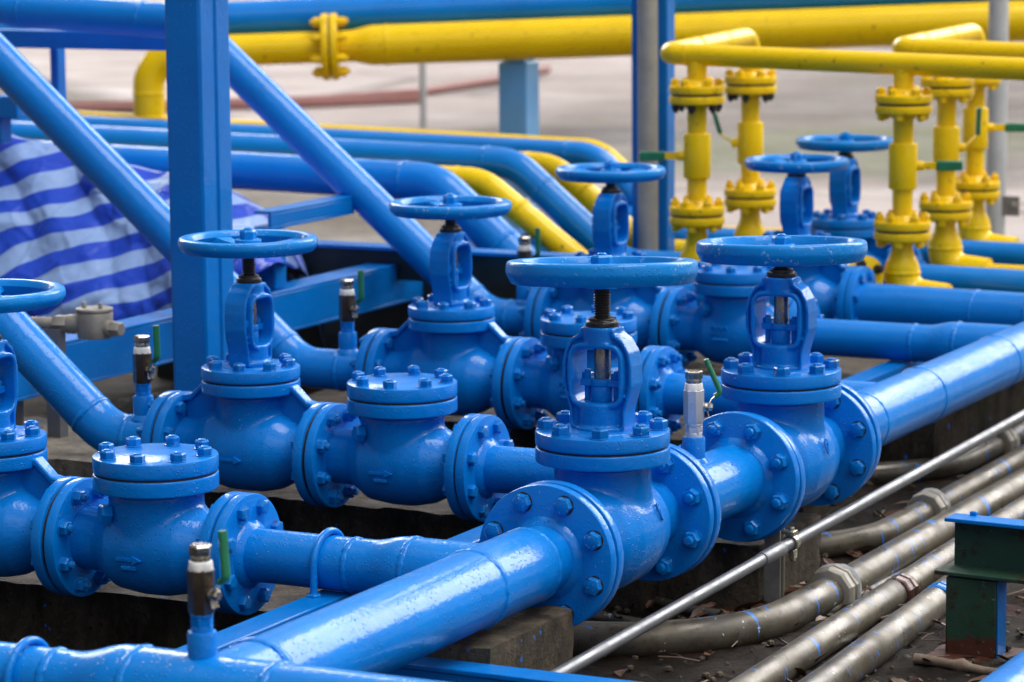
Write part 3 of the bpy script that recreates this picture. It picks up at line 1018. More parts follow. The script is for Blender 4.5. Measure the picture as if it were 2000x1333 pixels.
gp = link("galvanised_post", MB().lathe([(0, 0), (0.040, 0), (0.040, 3.2), (0, 3.2)], None, 40).mesh("galvanised_post"), M_WHITE, None, Matrix.Translation((-1.225, 6.63, 0)))
tag(gp, "pale grey round post at the right edge, behind the yellow risers", "post")
br = link("bracket", MB().box((0.055, -0.02, 0.37), (0.10, 0.006, 0.08)).cyl(0.017, -0.004, 0.004, Matrix.Translation((0.08, -0.024, 0.37)) @ Matrix.Rotation(math.pi / 2, 4, 'X'), 16).mesh("bracket"), M_CAST, gp, None, 0.002)
tag(link("thin_post", MB().cyl(0.024, 0, 0.99, None, 20).mesh("thin_post"), M_WHITE, None, Matrix.Translation((-7.5, 13.4, 0))), "thin pale post standing in the yard beneath the yellow pipe", "post")
fp = empty("support_post", (-3.335, 6.55, 0))
tag(fp, "blue rectangular support post under the big yellow pipe", "post")
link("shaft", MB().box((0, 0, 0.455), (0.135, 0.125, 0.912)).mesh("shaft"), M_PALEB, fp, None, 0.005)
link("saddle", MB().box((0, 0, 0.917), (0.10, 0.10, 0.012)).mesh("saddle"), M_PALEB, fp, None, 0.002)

# frame behind the column
def beam_y(name, x, y0, y1, z0, z1, wd, label, rot=None):
    o = empty(name, (x, (y0 + y1) / 2, z0))
    tag(o, label, "beam")
    L = y1 - y0
    link("web", MB().box((0, 0, (z1 - z0) / 2), (0.012, L, z1 - z0 - 0.02)).mesh("web"), M_BLUEB, o, Matrix.Translation((wd / 2 - 0.006, 0, 0)), 0.002)
    link("top_flange", MB().box((0, 0, 0), (wd, L + 0.004, 0.010)).mesh("fl"), M_BLUEB, o, Matrix.Translation((0, 0, z1 - z0 - 0.005)), 0.002)
    link("bottom_flange", MB().box((0, 0, 0), (wd, L + 0.004, 0.010)).mesh("fl"), M_BLUEB, o, Matrix.Translation((0, 0, 0.005)), 0.002)
    return o
beam_y("steel_beam", -2.2, 0.9, 5.3, 0.330, 0.462, 0.10, "long low blue beam running back behind the column, under the sloping pipes")
beam_y("steel_beam", -2.2, 2.55, 3.06, 0.648, 0.706, 0.06, "short upper blue beam on the stub post, beside the tarp edge")
tag(link("stub_post", MB().box((0, 0, 0), (0.062, 0.07, 0.182)).mesh("stub_post"), M_BLUEB, None, Matrix.Translation((-2.2, 2.60, 0.555)), 0.005), "short blue stub post between the two beams, beside the tarp edge", "post")
for i, yy in enumerate((1.0, 4.4)):
    tag(link("support_stub", MB().box((0, 0, 0), (0.08, 0.08, 0.32)).mesh("beam_leg"), M_BLUEB, None, Matrix.Translation((-2.2, yy, 0.157)), 0.004), ("blue leg under the near end of the long low beam", "blue leg under the far end of the long low beam")[i], "leg")
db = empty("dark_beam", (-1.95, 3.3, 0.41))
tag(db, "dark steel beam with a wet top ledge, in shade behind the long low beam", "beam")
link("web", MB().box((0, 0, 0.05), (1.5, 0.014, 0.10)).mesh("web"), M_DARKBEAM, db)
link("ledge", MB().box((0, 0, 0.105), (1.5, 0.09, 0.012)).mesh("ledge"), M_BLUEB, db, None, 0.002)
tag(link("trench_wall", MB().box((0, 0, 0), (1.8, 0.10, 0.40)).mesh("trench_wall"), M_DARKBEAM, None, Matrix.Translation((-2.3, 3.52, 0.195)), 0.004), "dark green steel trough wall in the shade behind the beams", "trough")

# top-left steelwork
tag(link("steel_beam", MB().box((0, 0, 0), (1.6, 0.09, 0.06)).mesh("beam"), M_BLUEB, None, Matrix.Translation((-3.72, 3.28, 1.168)), 0.004), "dark blue beam right under the upper left pipe", "beam")
tag(link("steel_post", MB().box((0, 0, 0), (0.032, 0.05, 1.135)).mesh("post"), M_BLUEB, None, Matrix.Translation((-3.495, 3.36, 0.568)), 0.004), "slim blue post under the dark beam at the upper left", "post")
tag(link("beam_end", MB().box((0, 0, 0), (0.34, 0.09, 0.07)).box((0.05, 0.0, -0.075), (0.09, 0.06, 0.08)).mesh("beam_end"), M_BLUEB, None, Matrix.Translation((-3.30, 2.65, 0.99)), 0.004), "blue bracket end at the left edge above the tarp", "bracket")

# beams under the headers
o = box_thing("support_beam", (-0.36, 0.55, 0.243), (0.07, 5.6, 0.080), M_BLUEB, "blue beam running lengthwise below the branch pipes, left of the big front pipe", "beam")
o = empty("support_beam", (0.28, -0.465, 0.135))
tag(o, "blue channel crossing under the big front pipe in front of the brown block", "beam")
link("channel", channel_mesh(1.22, 0.075, 0.055, 0.008, 1), M_BLUEB, o, None, 0.0025)
link("top_plate", MB().box((0.0, 0.028, 0.081), (1.22, 0.066, 0.010)).mesh("plate"), M_BLUEB, o, None, 0.002)

# ------------------------------------------------------------------ tarp
def tarp():
    xs = [-3.35, -3.1, -2.9, -2.58, -2.4, -2.19, -2.10, -2.06]
    tp = [1.02, 0.99, 0.953, 0.895, 0.875, 0.79, 0.69, 0.60]
    bt = [0.12, 0.17, 0.22, 0.335, 0.425, 0.515, 0.55, 0.57]
    def ip(x, ys):
        for a in range(len(xs) - 1):
            if x <= xs[a + 1]:
                t = (x - xs[a]) / (xs[a + 1] - xs[a])
                return ys[a] + (ys[a + 1] - ys[a]) * t
        return ys[-1]
    nu, nv = 190, 130
    vs, fs, uv = [], [], []
    for i in range(nu + 1):
        x = xs[0] + (xs[-1] - xs[0]) * i / nu
        a, b = ip(x, bt), ip(x, tp)
        for j in range(nv + 1):
            v = j / nv
            z = a + (b - a) * v
            dy = 0.42 * v ** 1.6
            q = Vector((x * 1.0 + z * 0.35, 0, z))
            def rdg(p):
                return 1.0 - 2.2 * abs(noise.noise(p))
            f = 0.050 * noise.noise(q * 3.6) + 0.036 * rdg(Vector((x * 3.2 + z * 2.6, 3, z * 1.6 - x))) + 0.019 * rdg(Vector((x * 7 - z * 5, 7, z * 5))) + 0.003 * rdg(q * 17)
            y = 2.36 + dy + f
            vs.append((x - 0.45 * (dy), y, z - 0.26 * dy + 0.010 * noise.noise(q * 9)))
            uv.append((i / nu, (z - 0.36 * (x + 2.0) + 0.06 * (x + 2.9) ** 2 * (1 if x < -2.9 else 0) + 0.035 * noise.noise(q * 4) + 0.25 * f) * 1.18))
    # the sheet folds over the top and falls away behind
    top = [(nu + 1) * 0]
    for i in range(nu):
        for j in range(nv):
            a = i * (nv + 1) + j
            fs.append((a, a + nv + 1, a + nv + 2, a + 1))
    base = len(vs)
    for i in range(nu + 1):
        p = vs[i * (nv + 1) + nv]
        for j in range(1, 7):
            vs.append((p[0] - 0.05 * j, p[1] + 0.12 * j, p[2] - 0.02 * j * j * 0.6))
            uv.append((i / nu, uv[i * (nv + 1) + nv][1] + 0.12 * j))
    for i in range(nu):
        for j in range(6):
            a = base + i * 6 + j - 1 if j else i * (nv + 1) + nv
            b = base + (i + 1) * 6 + j - 1 if j else (i + 1) * (nv + 1) + nv
            fs.append((a, b, base + (i + 1) * 6 + j, base + i * 6 + j))
    me = MB().add(vs, fs).mesh("tarp", 50)
    l = me.uv_layers.new(name="UVMap")
    for lp in me.loops:
        l.data[lp.index].uv = uv[lp.vertex_index]
    o = link("tarp", me, M_TARP)
    so = o.modifiers.new("t", 'SOLIDIFY')
    so.thickness = 0.003
    tag(o, "blue and white striped plastic tarp draped behind the blue column", "tarp")
tarp()

# ------------------------------------------------------------------ valve rows 1-4
RY = [-0.22, 0.82, 1.97, 3.10]
RX = [0.0, 0.01, -0.05, -0.095]
ORD = ["first", "second", "third", "fourth"]
G_GLOBE = "blue branch line globe valves with handwheels"
G_CHK = "blue check valves with bolted flat covers"
gl = ["blue globe valve cut by the left edge, only half its handwheel in view",
      "blue globe valve with handwheel right in front of the tall blue column",
      "blue globe valve with handwheel between the first row's column and the nearest big handwheel, in front of a sloping blue pipe",
      "blue globe valve mostly hidden behind the large front handwheel, its own smaller wheel above"]
gl[2] = "blue globe valve of the third row, its handwheel overlapping the large bent blue pipe"
ck = ["blue check valve with wet flat round cover nearest the camera at lower left",
      "blue check valve with flat cover below and right of the column's globe valve",
      "blue check valve half hidden behind the nearest large yoke, raised digits on its belly",
      "blue check valve farthest back, its cover partly behind the rear large handwheel"]
for i in range(4):
    y, sx = RY[i], RX[i]
    globe_valve((-1.20 + sx, y, ZH), 0.0, dict(PR, wz=(0.497, 0.497, 0.470, 0.465)[i]), 'row', gl[i], K_ROW, ('head', 'head'), G_GLOBE, (10, 38, 25, 52)[i], True, True)
    check_valve((-0.785 + sx, y, ZH), 0.0, ck[i], K_ROW, ('nut', 'head' if i != 2 else 'nut'), G_CHK, (None, None, "200", "200")[i], i < 2)

# inlet pipes (sloping) with flange
def inlet(i, pts, label, r=0.057):
    y, sx = RY[i], RX[i]
    o = pipe_thing("inlet_pipe", pts, r, M_BLUEP, label, "pipe", 0.16, "sloping blue inlet pipes")
    f = flange(o, loc_of(o, (-1.416 + sx, y, ZH)), (-1, 0, 0), PR['R'], PR['t'], PR['rbc'], K_ROW, 'nut', M_BLUE, 0.057)
    for x in (-1.475, -1.545):
        weld(o, loc_of(o, (x + sx, y, ZH)), (1, 0, 0), r, M_BLUEP)
    return o
inlet(0, [(-1.417, -.22, ZH), (-1.60, -.22, ZH), (-2.05, -.22, .727), (-4.25, -.22, 2.569)], "blue inlet pipe of the front row, sloping up beyond the left edge")
o = inlet(1, [(-1.417, .82, ZH), (-1.60, .82, ZH), (-2.05, .82, .727), (-4.25, .82, 2.569)], "blue pipe sloping up to the left edge from the globe valve by the column")
d = Vector((-0.45, 0, 0.387)).normalized()
weld(o, loc_of(o, Vector((-1.60, .82, ZH)) + d * 0.075), d, 0.057, M_BLUEP)
o = inlet(2, [(-1.467, 1.97, ZH), (-1.73, 1.97, ZH), (-2.227, 1.97, .755), (-4.45, 1.97, 2.651)], "blue pipe sloping across the tarp and passing behind the column")
d = Vector((-0.497, 0, 0.415)).normalized()
weld(o, loc_of(o, Vector((-1.73, 1.97, ZH)) + d * 0.08), d, 0.057, M_BLUEP)
o = inlet(3, [(-1.512, 3.10, ZH), (-1.72, 3.10, ZH), (-2.80, 3.10, 1.243), (-3.53, 3.10, 1.275), (-4.7, 3.10, 2.47)], "blue pipe sloping down from behind the column top, level at the upper left")
weld(o, loc_of(o, (-2.97, 3.10, 1.2505)), (1, 0, -0.04), 0.057, M_BLUEP)
weld(o, loc_of(o, (-3.44, 3.10, 1.271)), (1, 0, -0.04), 0.057, M_BLUEP)
d = Vector((-1.08, 0, 0.903)).normalized()
weld(o, loc_of(o, Vector((-1.72, 3.1, ZH)) + d * 0.08), d, 0.057, M_BLUEP)

# outlet pipes with reducer into the header
ol = ["short blue outlet pipe with swollen reducer and rod clamp, joining the big front pipe",
      "short blue outlet pipe running behind the nearest large valve",
      "short blue outlet pipe behind the small silver ball valve",
      "blue outlet pipe with weld rings joining the large pipe at the right edge"]
for i in range(4):
    y, sx = RY[i], RX[i]
    xa = -0.582 + sx
    D = -xa
    prof = [(0, 0.055), (xa * -1 - 0.30, 0.055)] + smooth_step(D - 0.275, 0.055, D - 0.195, 0.068)[0:] + [(D - 0.02, 0.068)]
    o = lathe_thing("outlet_pipe", (xa, y, ZH), (0.02, y, ZH), prof, M_BLUEP, ol[i], "pipe", "blue outlet pipes")
    flange(o, Vector((0, 0, 0)), (1, 0, 0), PR['R'], PR['t'], PR['rbc'], K_ROW, 'head' if i != 2 else 'nut', M_BLUE, 0.055)
    for q, rr in ((0.315, 0.055), (0.180, 0.068)):
        weld(o, Vector((D - q, 0, 0)), (1, 0, 0), rr, M_BLUEP)

# ------------------------------------------------------------------ the big header
o = lathe_thing("header_pipe", (0, -1.24, ZH), (0, 0.022, ZH), [(0.0, 0.0775), (1.148, 0.0775), (1.158, 0.0765), (1.166, 0.071), (1.173, 0.070), (1.255, 0.070)], M_BLUEP, "big glossy blue pipe coming towards the camera from the nearest large valve", "pipe")
flange(o, Vector((0, 1.262, 0)), (0, -1, 0), PH['R'], PH['t'], PH['rbc'], K_HDR, 'head', M_BLUE, 0.070)
weld(o, Vector((0, 0.923, 0)), (0, 1, 0), 0.0775, M_BLUEP, 0.009)
weld(o, Vector((0, 1.157, 0)), (0, 1, 0), 0.075, M_BLUEP, 0.010)
weld(o, Vector((0, 0.125, 0)), (0, 1, 0), 0.0785, M_BLUEP, 0.010)
# root pipe across the bottom
prof = [(0, 0.055), (1.88, 0.055)] + smooth_step(1.91, 0.055, 2.02, 0.0775) + [(3.4, 0.0775)]
o = lathe_thing("manifold_pipe", (-2.2, -1.24, ZH), (1.2, -1.24, ZH), prof, M_BLUEP, "blue pipe along the bottom left corner with reducer and weld rings", "pipe")
for q, rr in ((1.872, 0.0555), (2.045, 0.0775), (2.315, 0.0775)):
    weld(o, Vector((q, 0, 0)), (1, 0, 0), rr, M_BLUEP, 0.009)

VY1, VY2 = 0.276, 1.226
G_HV = "large globe valves on the big pipe"
globe_valve((0, VY1, ZH), math.pi / 2, PH, 'hdr', "large blue globe valve in the centre front with the widest handwheel", K_HDR, ('nut', 'nut'), G_HV, 8, False, False, -4.3)
v2 = globe_valve((0.018, VY2, ZH - 0.006), math.pi / 2, dict(PH, wz=0.498, yt=0.437), 'hdr', "large blue globe valve farther along the big pipe, handwheel set low on its yoke", K_HDR, ('head', 'head'), G_HV, 38, False, False, -3.0)
# cast marks on the bellies (facing +X)
def cast_mark(v, p):
    n_ = (Vector(p) - Vector((0, v.location.y, ZH))).normalized()
    ring = []
    for k in range(25):
        a = 2 * math.pi * k / 24
        ring.append((0.007 * math.cos(a) * (0.7 if math.sin(a) < 0 else 1.0), 0.018 * math.sin(a), 0.0))
    mb = MB().tube(ring, 0.0022, 8, False).tube([(-0.002, 0.004, 0), (0.003, 0.010, 0)], 0.0022, 8)
    M = v.matrix_world.inverted() @ AX(Vector(p), n_)
    link("cast_mark", mb.mesh("cast_mark", 60), M_BLUE, v, M)
hv1 = bpy.data.objects["globe_valve.004"]
cast_mark(hv1, (0.114, 0.313, 0.387))
cast_mark(v2, (0.138, 1.215, 0.379))
yA, yB = VY1 + PH['L'] + 0.004, VY2 - PH['L'] - 0.004
o = lathe_thing("spool_pipe", (0.004, yA, ZH), (0.016, yB, ZH), [(0.0, 0.078), (yB - yA, 0.078)], M_BLUEP, "short blue spool pipe between the two large valves, carrying a silver ball valve", "pipe")
flange(o, Vector((0, 0, 0)), (0, 1, 0), PH['R'], PH['t'], PH['rbc'], K_HDR, 'nut', M_BLUE, 0.078)
flange(o, Vector((0.012, yB - yA, 0)), (0, -1, 0), PH['R'], PH['t'], PH['rbc'], K_HDR, 'nut', M_BLUE, 0.078)
yC = VY2 + PH['L'] + 0.004
o = pipe_thing("header_pipe", [(0.02, yC, ZH), (0.02, 3.72, ZH), (-0.8, 3.78, ZH), (-0.80, 3.78, ZH)][:3], 0.0765, M_BLUEP, "big blue pipe running from the rear large valve to an elbow at the right edge", "pipe", 0.19)
flange(o, Vector((0, 0, 0)), (0, 1, 0), PH['R'], PH['t'], PH['rbc'], K_HDR, 'head', M_BLUE, 0.0765)
for q in (0.28, 0.72, 1.35):
    weld(o, Vector((0, q, 0)), (0, 1, 0), 0.0765, M_BLUEP)
weld(o, loc_of(o, (-0.16, 3.733, ZH)), (1, -0.07, 0), 0.0765, M_BLUEP)
weld(o, loc_of(o, (-0.34, 3.746, ZH)), (1, -0.07, 0), 0.0765, M_BLUEP, 0.005)

# ------------------------------------------------------------------ rows behind
G_BACK = "blue globe valves at the back"
globe_valve((-0.965, 3.80, ZH), 0.0, dict(PR, wz=0.445), 'row', "blurred blue globe valve at the back, nearer of the two with overlapping wheels", K_ROW, ('head', 'head'), G_BACK, 30, False, True)
globe_valve((-1.055, 4.47, ZH), 0.0, dict(PR, wz=0.455), 'row', "blurred blue globe valve farthest back, between the yellow risers", K_ROW, ('head', 'head'), G_BACK, 12, False, True)
def back_pipe(pts, r, mat, label, welds=(), bend=0.2, grp="pipes bending down at the back"):
    o = pipe_thing("bent_pipe", pts, r, mat, label, "pipe", bend, grp)
    for p, d in welds:
        weld(o, loc_of(o, p), d, r, mat)
    return o
dn = Vector((1, 0, -0.81)).normalized()
o = back_pipe([(-6.5, 3.8, .745), (-2.27, 3.8, .678), (-1.855, 3.8, ZH), (-1.18, 3.8, ZH)], 0.066, M_BLUEP, "thick blue pipe at the back bending down, lowest and thickest of the bent pipes", [((-2.39, 3.8, .680), (1, 0, -.016)), ((-2.02, 3.8, .475), dn)])
o = back_pipe([(-7, 4.47, .76), (-2.31, 4.47, .685), (-1.89, 4.47, ZH), (-1.27, 4.47, ZH)], 0.055, M_BLUEP, "blue pipe at the back bending down, between the two thinner yellow bent pipes", [((-2.42, 4.47, .687), (1, 0, -.016)), ((-2.2, 4.47, .594), dn)])
o = back_pipe([(-8, 5.3, .735), (-2.39, 5.3, .645), (-2.03, 5.3, ZH), (1.6, 5.16, ZH)], 0.048, M_BLUEP, "blue pipe at the back, uppermost of the bent pipes", [((-2.50, 5.3, .647), (1, 0, -.016)), ((-2.29, 5.3, .56), dn)])
o = back_pipe([(-7, 4.2, .702), (-2.30, 4.2, .648), (-1.87, 4.2, ZH), (-1.5, 4.2, ZH)], 0.044, M_YEL, "yellow pipe bending down just behind the thick blue bent pipe", [((-2.40, 4.2, .649), (1, 0, -.016)), ((-2.16, 4.2, .55), dn)])
o = back_pipe([(-7.5, 4.9, .700), (-2.37, 4.9, .640), (-1.97, 4.9, ZH), (-1.5, 4.9, ZH)], 0.044, M_YEL, "yellow pipe bending down between the two rear blue bent pipes", [((-2.47, 4.9, .641), (1, 0, -.016)), ((-2.24, 4.9, .55), dn)])
o = back_pipe([(-8, 5.8, .73), (-2.60, 5.8, .625), (-2.2, 5.8, .30), (-1.6, 5.8, .30)], 0.034, M_YEL, "yellow pipe mostly hidden behind the uppermost blue bent pipe", [])
o = pipe_thing("outlet_pipe", [(-0.84, 4.47, ZH), (1.8, 4.34, ZH)], 0.055, M_BLUEP, "blue pipe running off the right edge behind the elbow of the large pipe", "pipe", group="blue outlet pipes")
flange(o, (0, 0, 0), (1, -0.05, 0), PR['R'], PR['t'], PR['rbc'], K_ROW, 'head', M_BLUE, 0.055)
o = pipe_thing("back_connector_pipe", [(-0.755, 3.80, ZH), (-0.58, 3.79, ZH)], 0.055, M_BLUEP, "short blue stub joining the back globe valve to the large pipe", "pipe")
flange(o, (0, 0, 0), (1, 0, 0), PR['R'], PR['t'], PR['rbc'], K_ROW, 'head', M_BLUE, 0.055)
# yellow ground pipes
# ------------------------------------------------------------------ yellow risers
def riser(x, y, ztop, label, handle, zf=(0.557, 0.966), dark=True, zb=0.765):
    o = empty("gas_riser", (x, y, 0))
    tag(o, label, "riser pipe", "yellow risers with flanges and ball valves")
    # bell (reducer) at the foot with its elbow
    foot = fillet([(0, 0, 0.42), (0, 0, ZH), (0.16, 0, ZH)], 0.075, 10)
    link("elbow", MB().tube(foot, [0.058] * (len(foot) - 1) + [0.050], 32).mesh("elbow", 40), M_YEL, o)
    link("reducer", MB().lathe([(0, .41), (0.058, .41), (0.058, .425)] + [(0.058 - 0.023 * (3 * t * t - 2 * t ** 3), .43 + 0.07 * t) for t in [k / 8 for k in range(9)]] + [(0.035, .52), (0, .52)], None, 40).mesh("reducer", 40), M_YEL, o)
    weld(o, (0, 0, .42), (0, 0, 1), 0.058, M_YEL)
    link("standpipe", MB().lathe([(0, .50), (0.033, .50), (0.033, ztop), (0, ztop)], None, 36).mesh("standpipe"), M_YEL, o)
    for zz, nm in ((zf[0], 0), (zf[1], 1)):
        for s, kk in ((1, K_YEL), (-1, K_YDK if (nm == 1 and dark) else K_YEL)):
            f = link("flange", MB().lathe(rp([(0, 0.004), (0.0925, 0.004), (0.0925, 0.030), (0, 0.030)], 0.003), None, 48).lathe([(0.052, 0.029), (0.047, 0.037), (0.037, 0.045), (0.033, 0.050)], None, 36).mesh("yellow_flange", 30), M_YELR, o, Matrix.Translation((0, 0, zz)) @ (Matrix.Identity(4) if s > 0 else Matrix.Rotation(math.pi, 4, 'X')))
            ring_bolts(f, kk.nut if (s < 0 or nm == 0) and kk is not K_YEL or (s > 0 and nm == 0) else kk.cov, 0.073, 6, 0.030, False, 0.35, "nut")
        link("gasket", MB().cyl(0.086, zz - 0.005, zz + 0.005, None, 40, 0.0).mesh("gasket"), M_GREASE, o)
    body = link("ball_valve_body", MB().lathe(rp([(0, zb - .075), (0.046, zb - .075), (0.046, zb + .075), (0, zb + .075)], 0.006), None, 40).mesh("ball_body", 40), M_YEL, o)
    for (dx, dy, up, col) in handle:
        d = Vector((dx, dy, 0)).normalized()
        hb = MB().cyl(0.016, 0.040, 0.066, frame(d).to_4x4(), 20).mesh("handle_boss", 30)
        h = link("handle_boss", hb, M_YEL, body, Matrix.Translation((0, 0, zb)))
        p0 = d * 0.062
        p1 = p0 + Vector((dx * 0.045, dy * 0.045, up * 0.045))
        p2 = p1 + Vector((dx * 0.085 * (1 - abs(up)), dy * 0.085 * (1 - abs(up)), up * 0.10))
        sd = d.cross(Vector((0, 0, 1))) if abs(up) < 0.3 else d
        def strip(a, b, w_, t_):
            e = (b - a).normalized()
            wv = Vector((0, 0, 1)) if abs(up) < 0.3 else d.cross(Vector((0, 0, 1)))
            tv = e.cross(wv).normalized()
            vs = []
            for p in (a, b):
                for s1, s2 in ((-1, -1), (1, -1), (1, 1), (-1, 1)):
                    vs.append(p + wv * w_ * s1 + tv * t_ * s2)
            return MB().add(vs, [(0, 1, 2, 3), (7, 6, 5, 4), (0, 4, 5, 1), (1, 5, 6, 2), (2, 6, 7, 3), (3, 7, 4, 0)]).mesh("strip", 30)
        link("lever", strip(p0, p1, 0.012, 0.0035), M_YEL, h, None, 0.0015)
        link("grip", strip(p1, p2, 0.016, 0.008), M_GREEN, h, None, 0.005)
    return o
cx, cy = math.cos(al), math.sin(al)
riser(-1.42, 4.05, 1.09, "yellow riser with a green lever pointing left, left end of the yellow group", [(-cx, -cy, 0, 0)], zf=(0.577, 0.979), zb=0.775)
riser(-1.518, 4.75, 1.06, "yellow riser second from the left, its green lever bent upward", [(-cx, -cy, 0.75, 0)], zf=(0.568, 0.967), zb=0.76)
riser(-0.697, 4.05, 1.08, "yellow riser standing right of the two back handwheels, green tipped lever pointing right", [(cx, cy, 0, 0)], zf=(0.557, 0.966), dark=False)
riser(-0.792, 4.75, 1.09, "yellow riser directly behind the lever of the riser beside the handwheels", [(cx, cy, 0.95, 0)], zf=(0.552, 0.975), dark=False)
riser(-0.905, 5.40, 1.06, "yellow riser farthest right and back, against the pale post", [(cx, cy, 0, 0)], zf=(0.559, 0.975), dark=False, zb=0.782)
tag(link("blind_flange", MB().cyl(0.066, 0, 0.034, None, 32).cyl(0.03, -0.06, 0.002, None, 24).mesh("blind_flange", 30), M_YELR, None, AX((-0.80, 3.95, 0.415), (0.75, -0.65, 0.05))), "small round yellow blind flange with rusty bolts beside the foot of a riser", "flange")
bf = bpy.data.objects["blind_flange"]
ring_bolts(bf, K_YDK.nut, 0.046, 4, 0.034, False, 0.3, "nut")
G_YG = "thin yellow pipes near the ground"
pipe_thing("yellow_pipe", [(-0.56, 4.05, ZH), (1.8, 3.93, ZH)], 0.032, M_YEL, "thin yellow pipe along the ground right behind the large blue elbow", "pipe", group=G_YG)
pipe_thing("yellow_pipe", [(-0.65, 4.75, ZH), (1.8, 4.64, ZH)], 0.032, M_YEL, "thin yellow pipe along the ground between the two rear blue pipes at the right", "pipe", group=G_YG)
G_YT = "yellow overhead pipes"
o = pipe_thing("yellow_pipe", [(1.6, 4.05, 1.043), (-1.535, 4.05, 1.112), (-1.518, 4.75, 1.135), (-1.518, 4.75, 1.0)], 0.036, M_YEL, "yellow overhead pipe crossing in front of the risers, with an elbow at its left end", "pipe", 0.055, G_YT)
for p, d in (((-1.455, 4.05, 1.110), (1, 0, -.02)), ((-1.527, 4.30, 1.120), (0, 1, .03)), ((-1.523, 4.52, 1.127), (0, 1, .03))):
    weld(o, loc_of(o, p), d, 0.036, M_YEL, 0.006)
o = pipe_thing("yellow_pipe", [(1.6, 4.75, 1.045), (-0.977, 4.75, 1.104), (-0.905, 5.40, 1.130), (-0.905, 5.40, 1.0)], 0.036, M_YEL, "second yellow overhead pipe, behind the front one, bending at the pale post", "pipe", 0.055, G_YT)
for p, d in (((-0.9, 4.75, 1.102), (1, 0, -.02)), ((-0.955, 4.95, 1.112), (0.1, 1, .04)), ((-0.93, 5.17, 1.12), (0.1, 1, .04))):
    weld(o, loc_of(o, p), d, 0.036, M_YEL, 0.006)

# ------------------------------------------------------------------ big overhead lines at the back
A, Bp = Vector((-4.695, 5.747, 0.965)), Vector((-1.477, 7.406, 1.068))
dd = (Bp - A).normalized()
def on(t):
    return A + dd * t
tf = 0.775
o = pipe_thing("gas_main", [A + Vector((0, 0, -0.75)), A, on(tf - 0.01)], 0.067, M_YEL, "yellow main at the upper left, elbowing down behind the column", "pipe", 0.15)
for z in (-0.17, -0.27):
    weld(o, loc_of(o, A + Vector((0, 0, z))), (0, 0, 1), 0.067, M_YEL)
L2 = 3.6
o = lathe_thing("gas_main", on(tf), on(tf + L2 + .9), [(0, 0.067), (0.08, 0.067)] + smooth_step(0.08, 0.067, 0.19, 0.086) + [(L2 + 0.9, 0.088)], M_YEL, "big yellow main pipe across the top, right of the rusty flange pair", "pipe")
weld(o, dd * 0.24, dd, 0.086, M_YEL, 0.008)
fp2 = empty("flange_pair", on(tf))
tag(fp2, "rusty yellow bolted flange pair on the upper yellow pipe", "flange")
for s in (1, -1):
    f = link("flange", MB().lathe(rp([(0, 0.004), (0.142, 0.004), (0.142, 0.034), (0, 0.034)], 0.003), None, 48).mesh("main_flange", 30), M_YELR, fp2, frame(dd * s).to_4x4())
    ring_bolts(f, bpy.data.meshes[K_HDR.nut.name].copy() if False else K_YEL.nut, 0.115, 8, 0.034, False, 0.5, "nut")
    bolt = bolt_mesh("main_nut", 0.036, 0.03, 'nut')
    for c in f.children:
        c.data = bolt
    bolt.materials.append(M_YELR)
link("gasket", MB().cyl(0.13, -0.006, 0.006, None, 40, 0).mesh("gasket"), M_GREASE, fp2, frame(dd).to_4x4())
A2, B2 = Vector((-4.9, 5.78, 1.083)), Vector((-1.3, 7.60, 1.232))
pipe_thing("water_main", [A2 - (B2 - A2) * 0.6, B2 + (B2 - A2) * 0.3], 0.077, M_BLUEP, "big blue main pipe along the top edge, above the yellow main", "pipe")

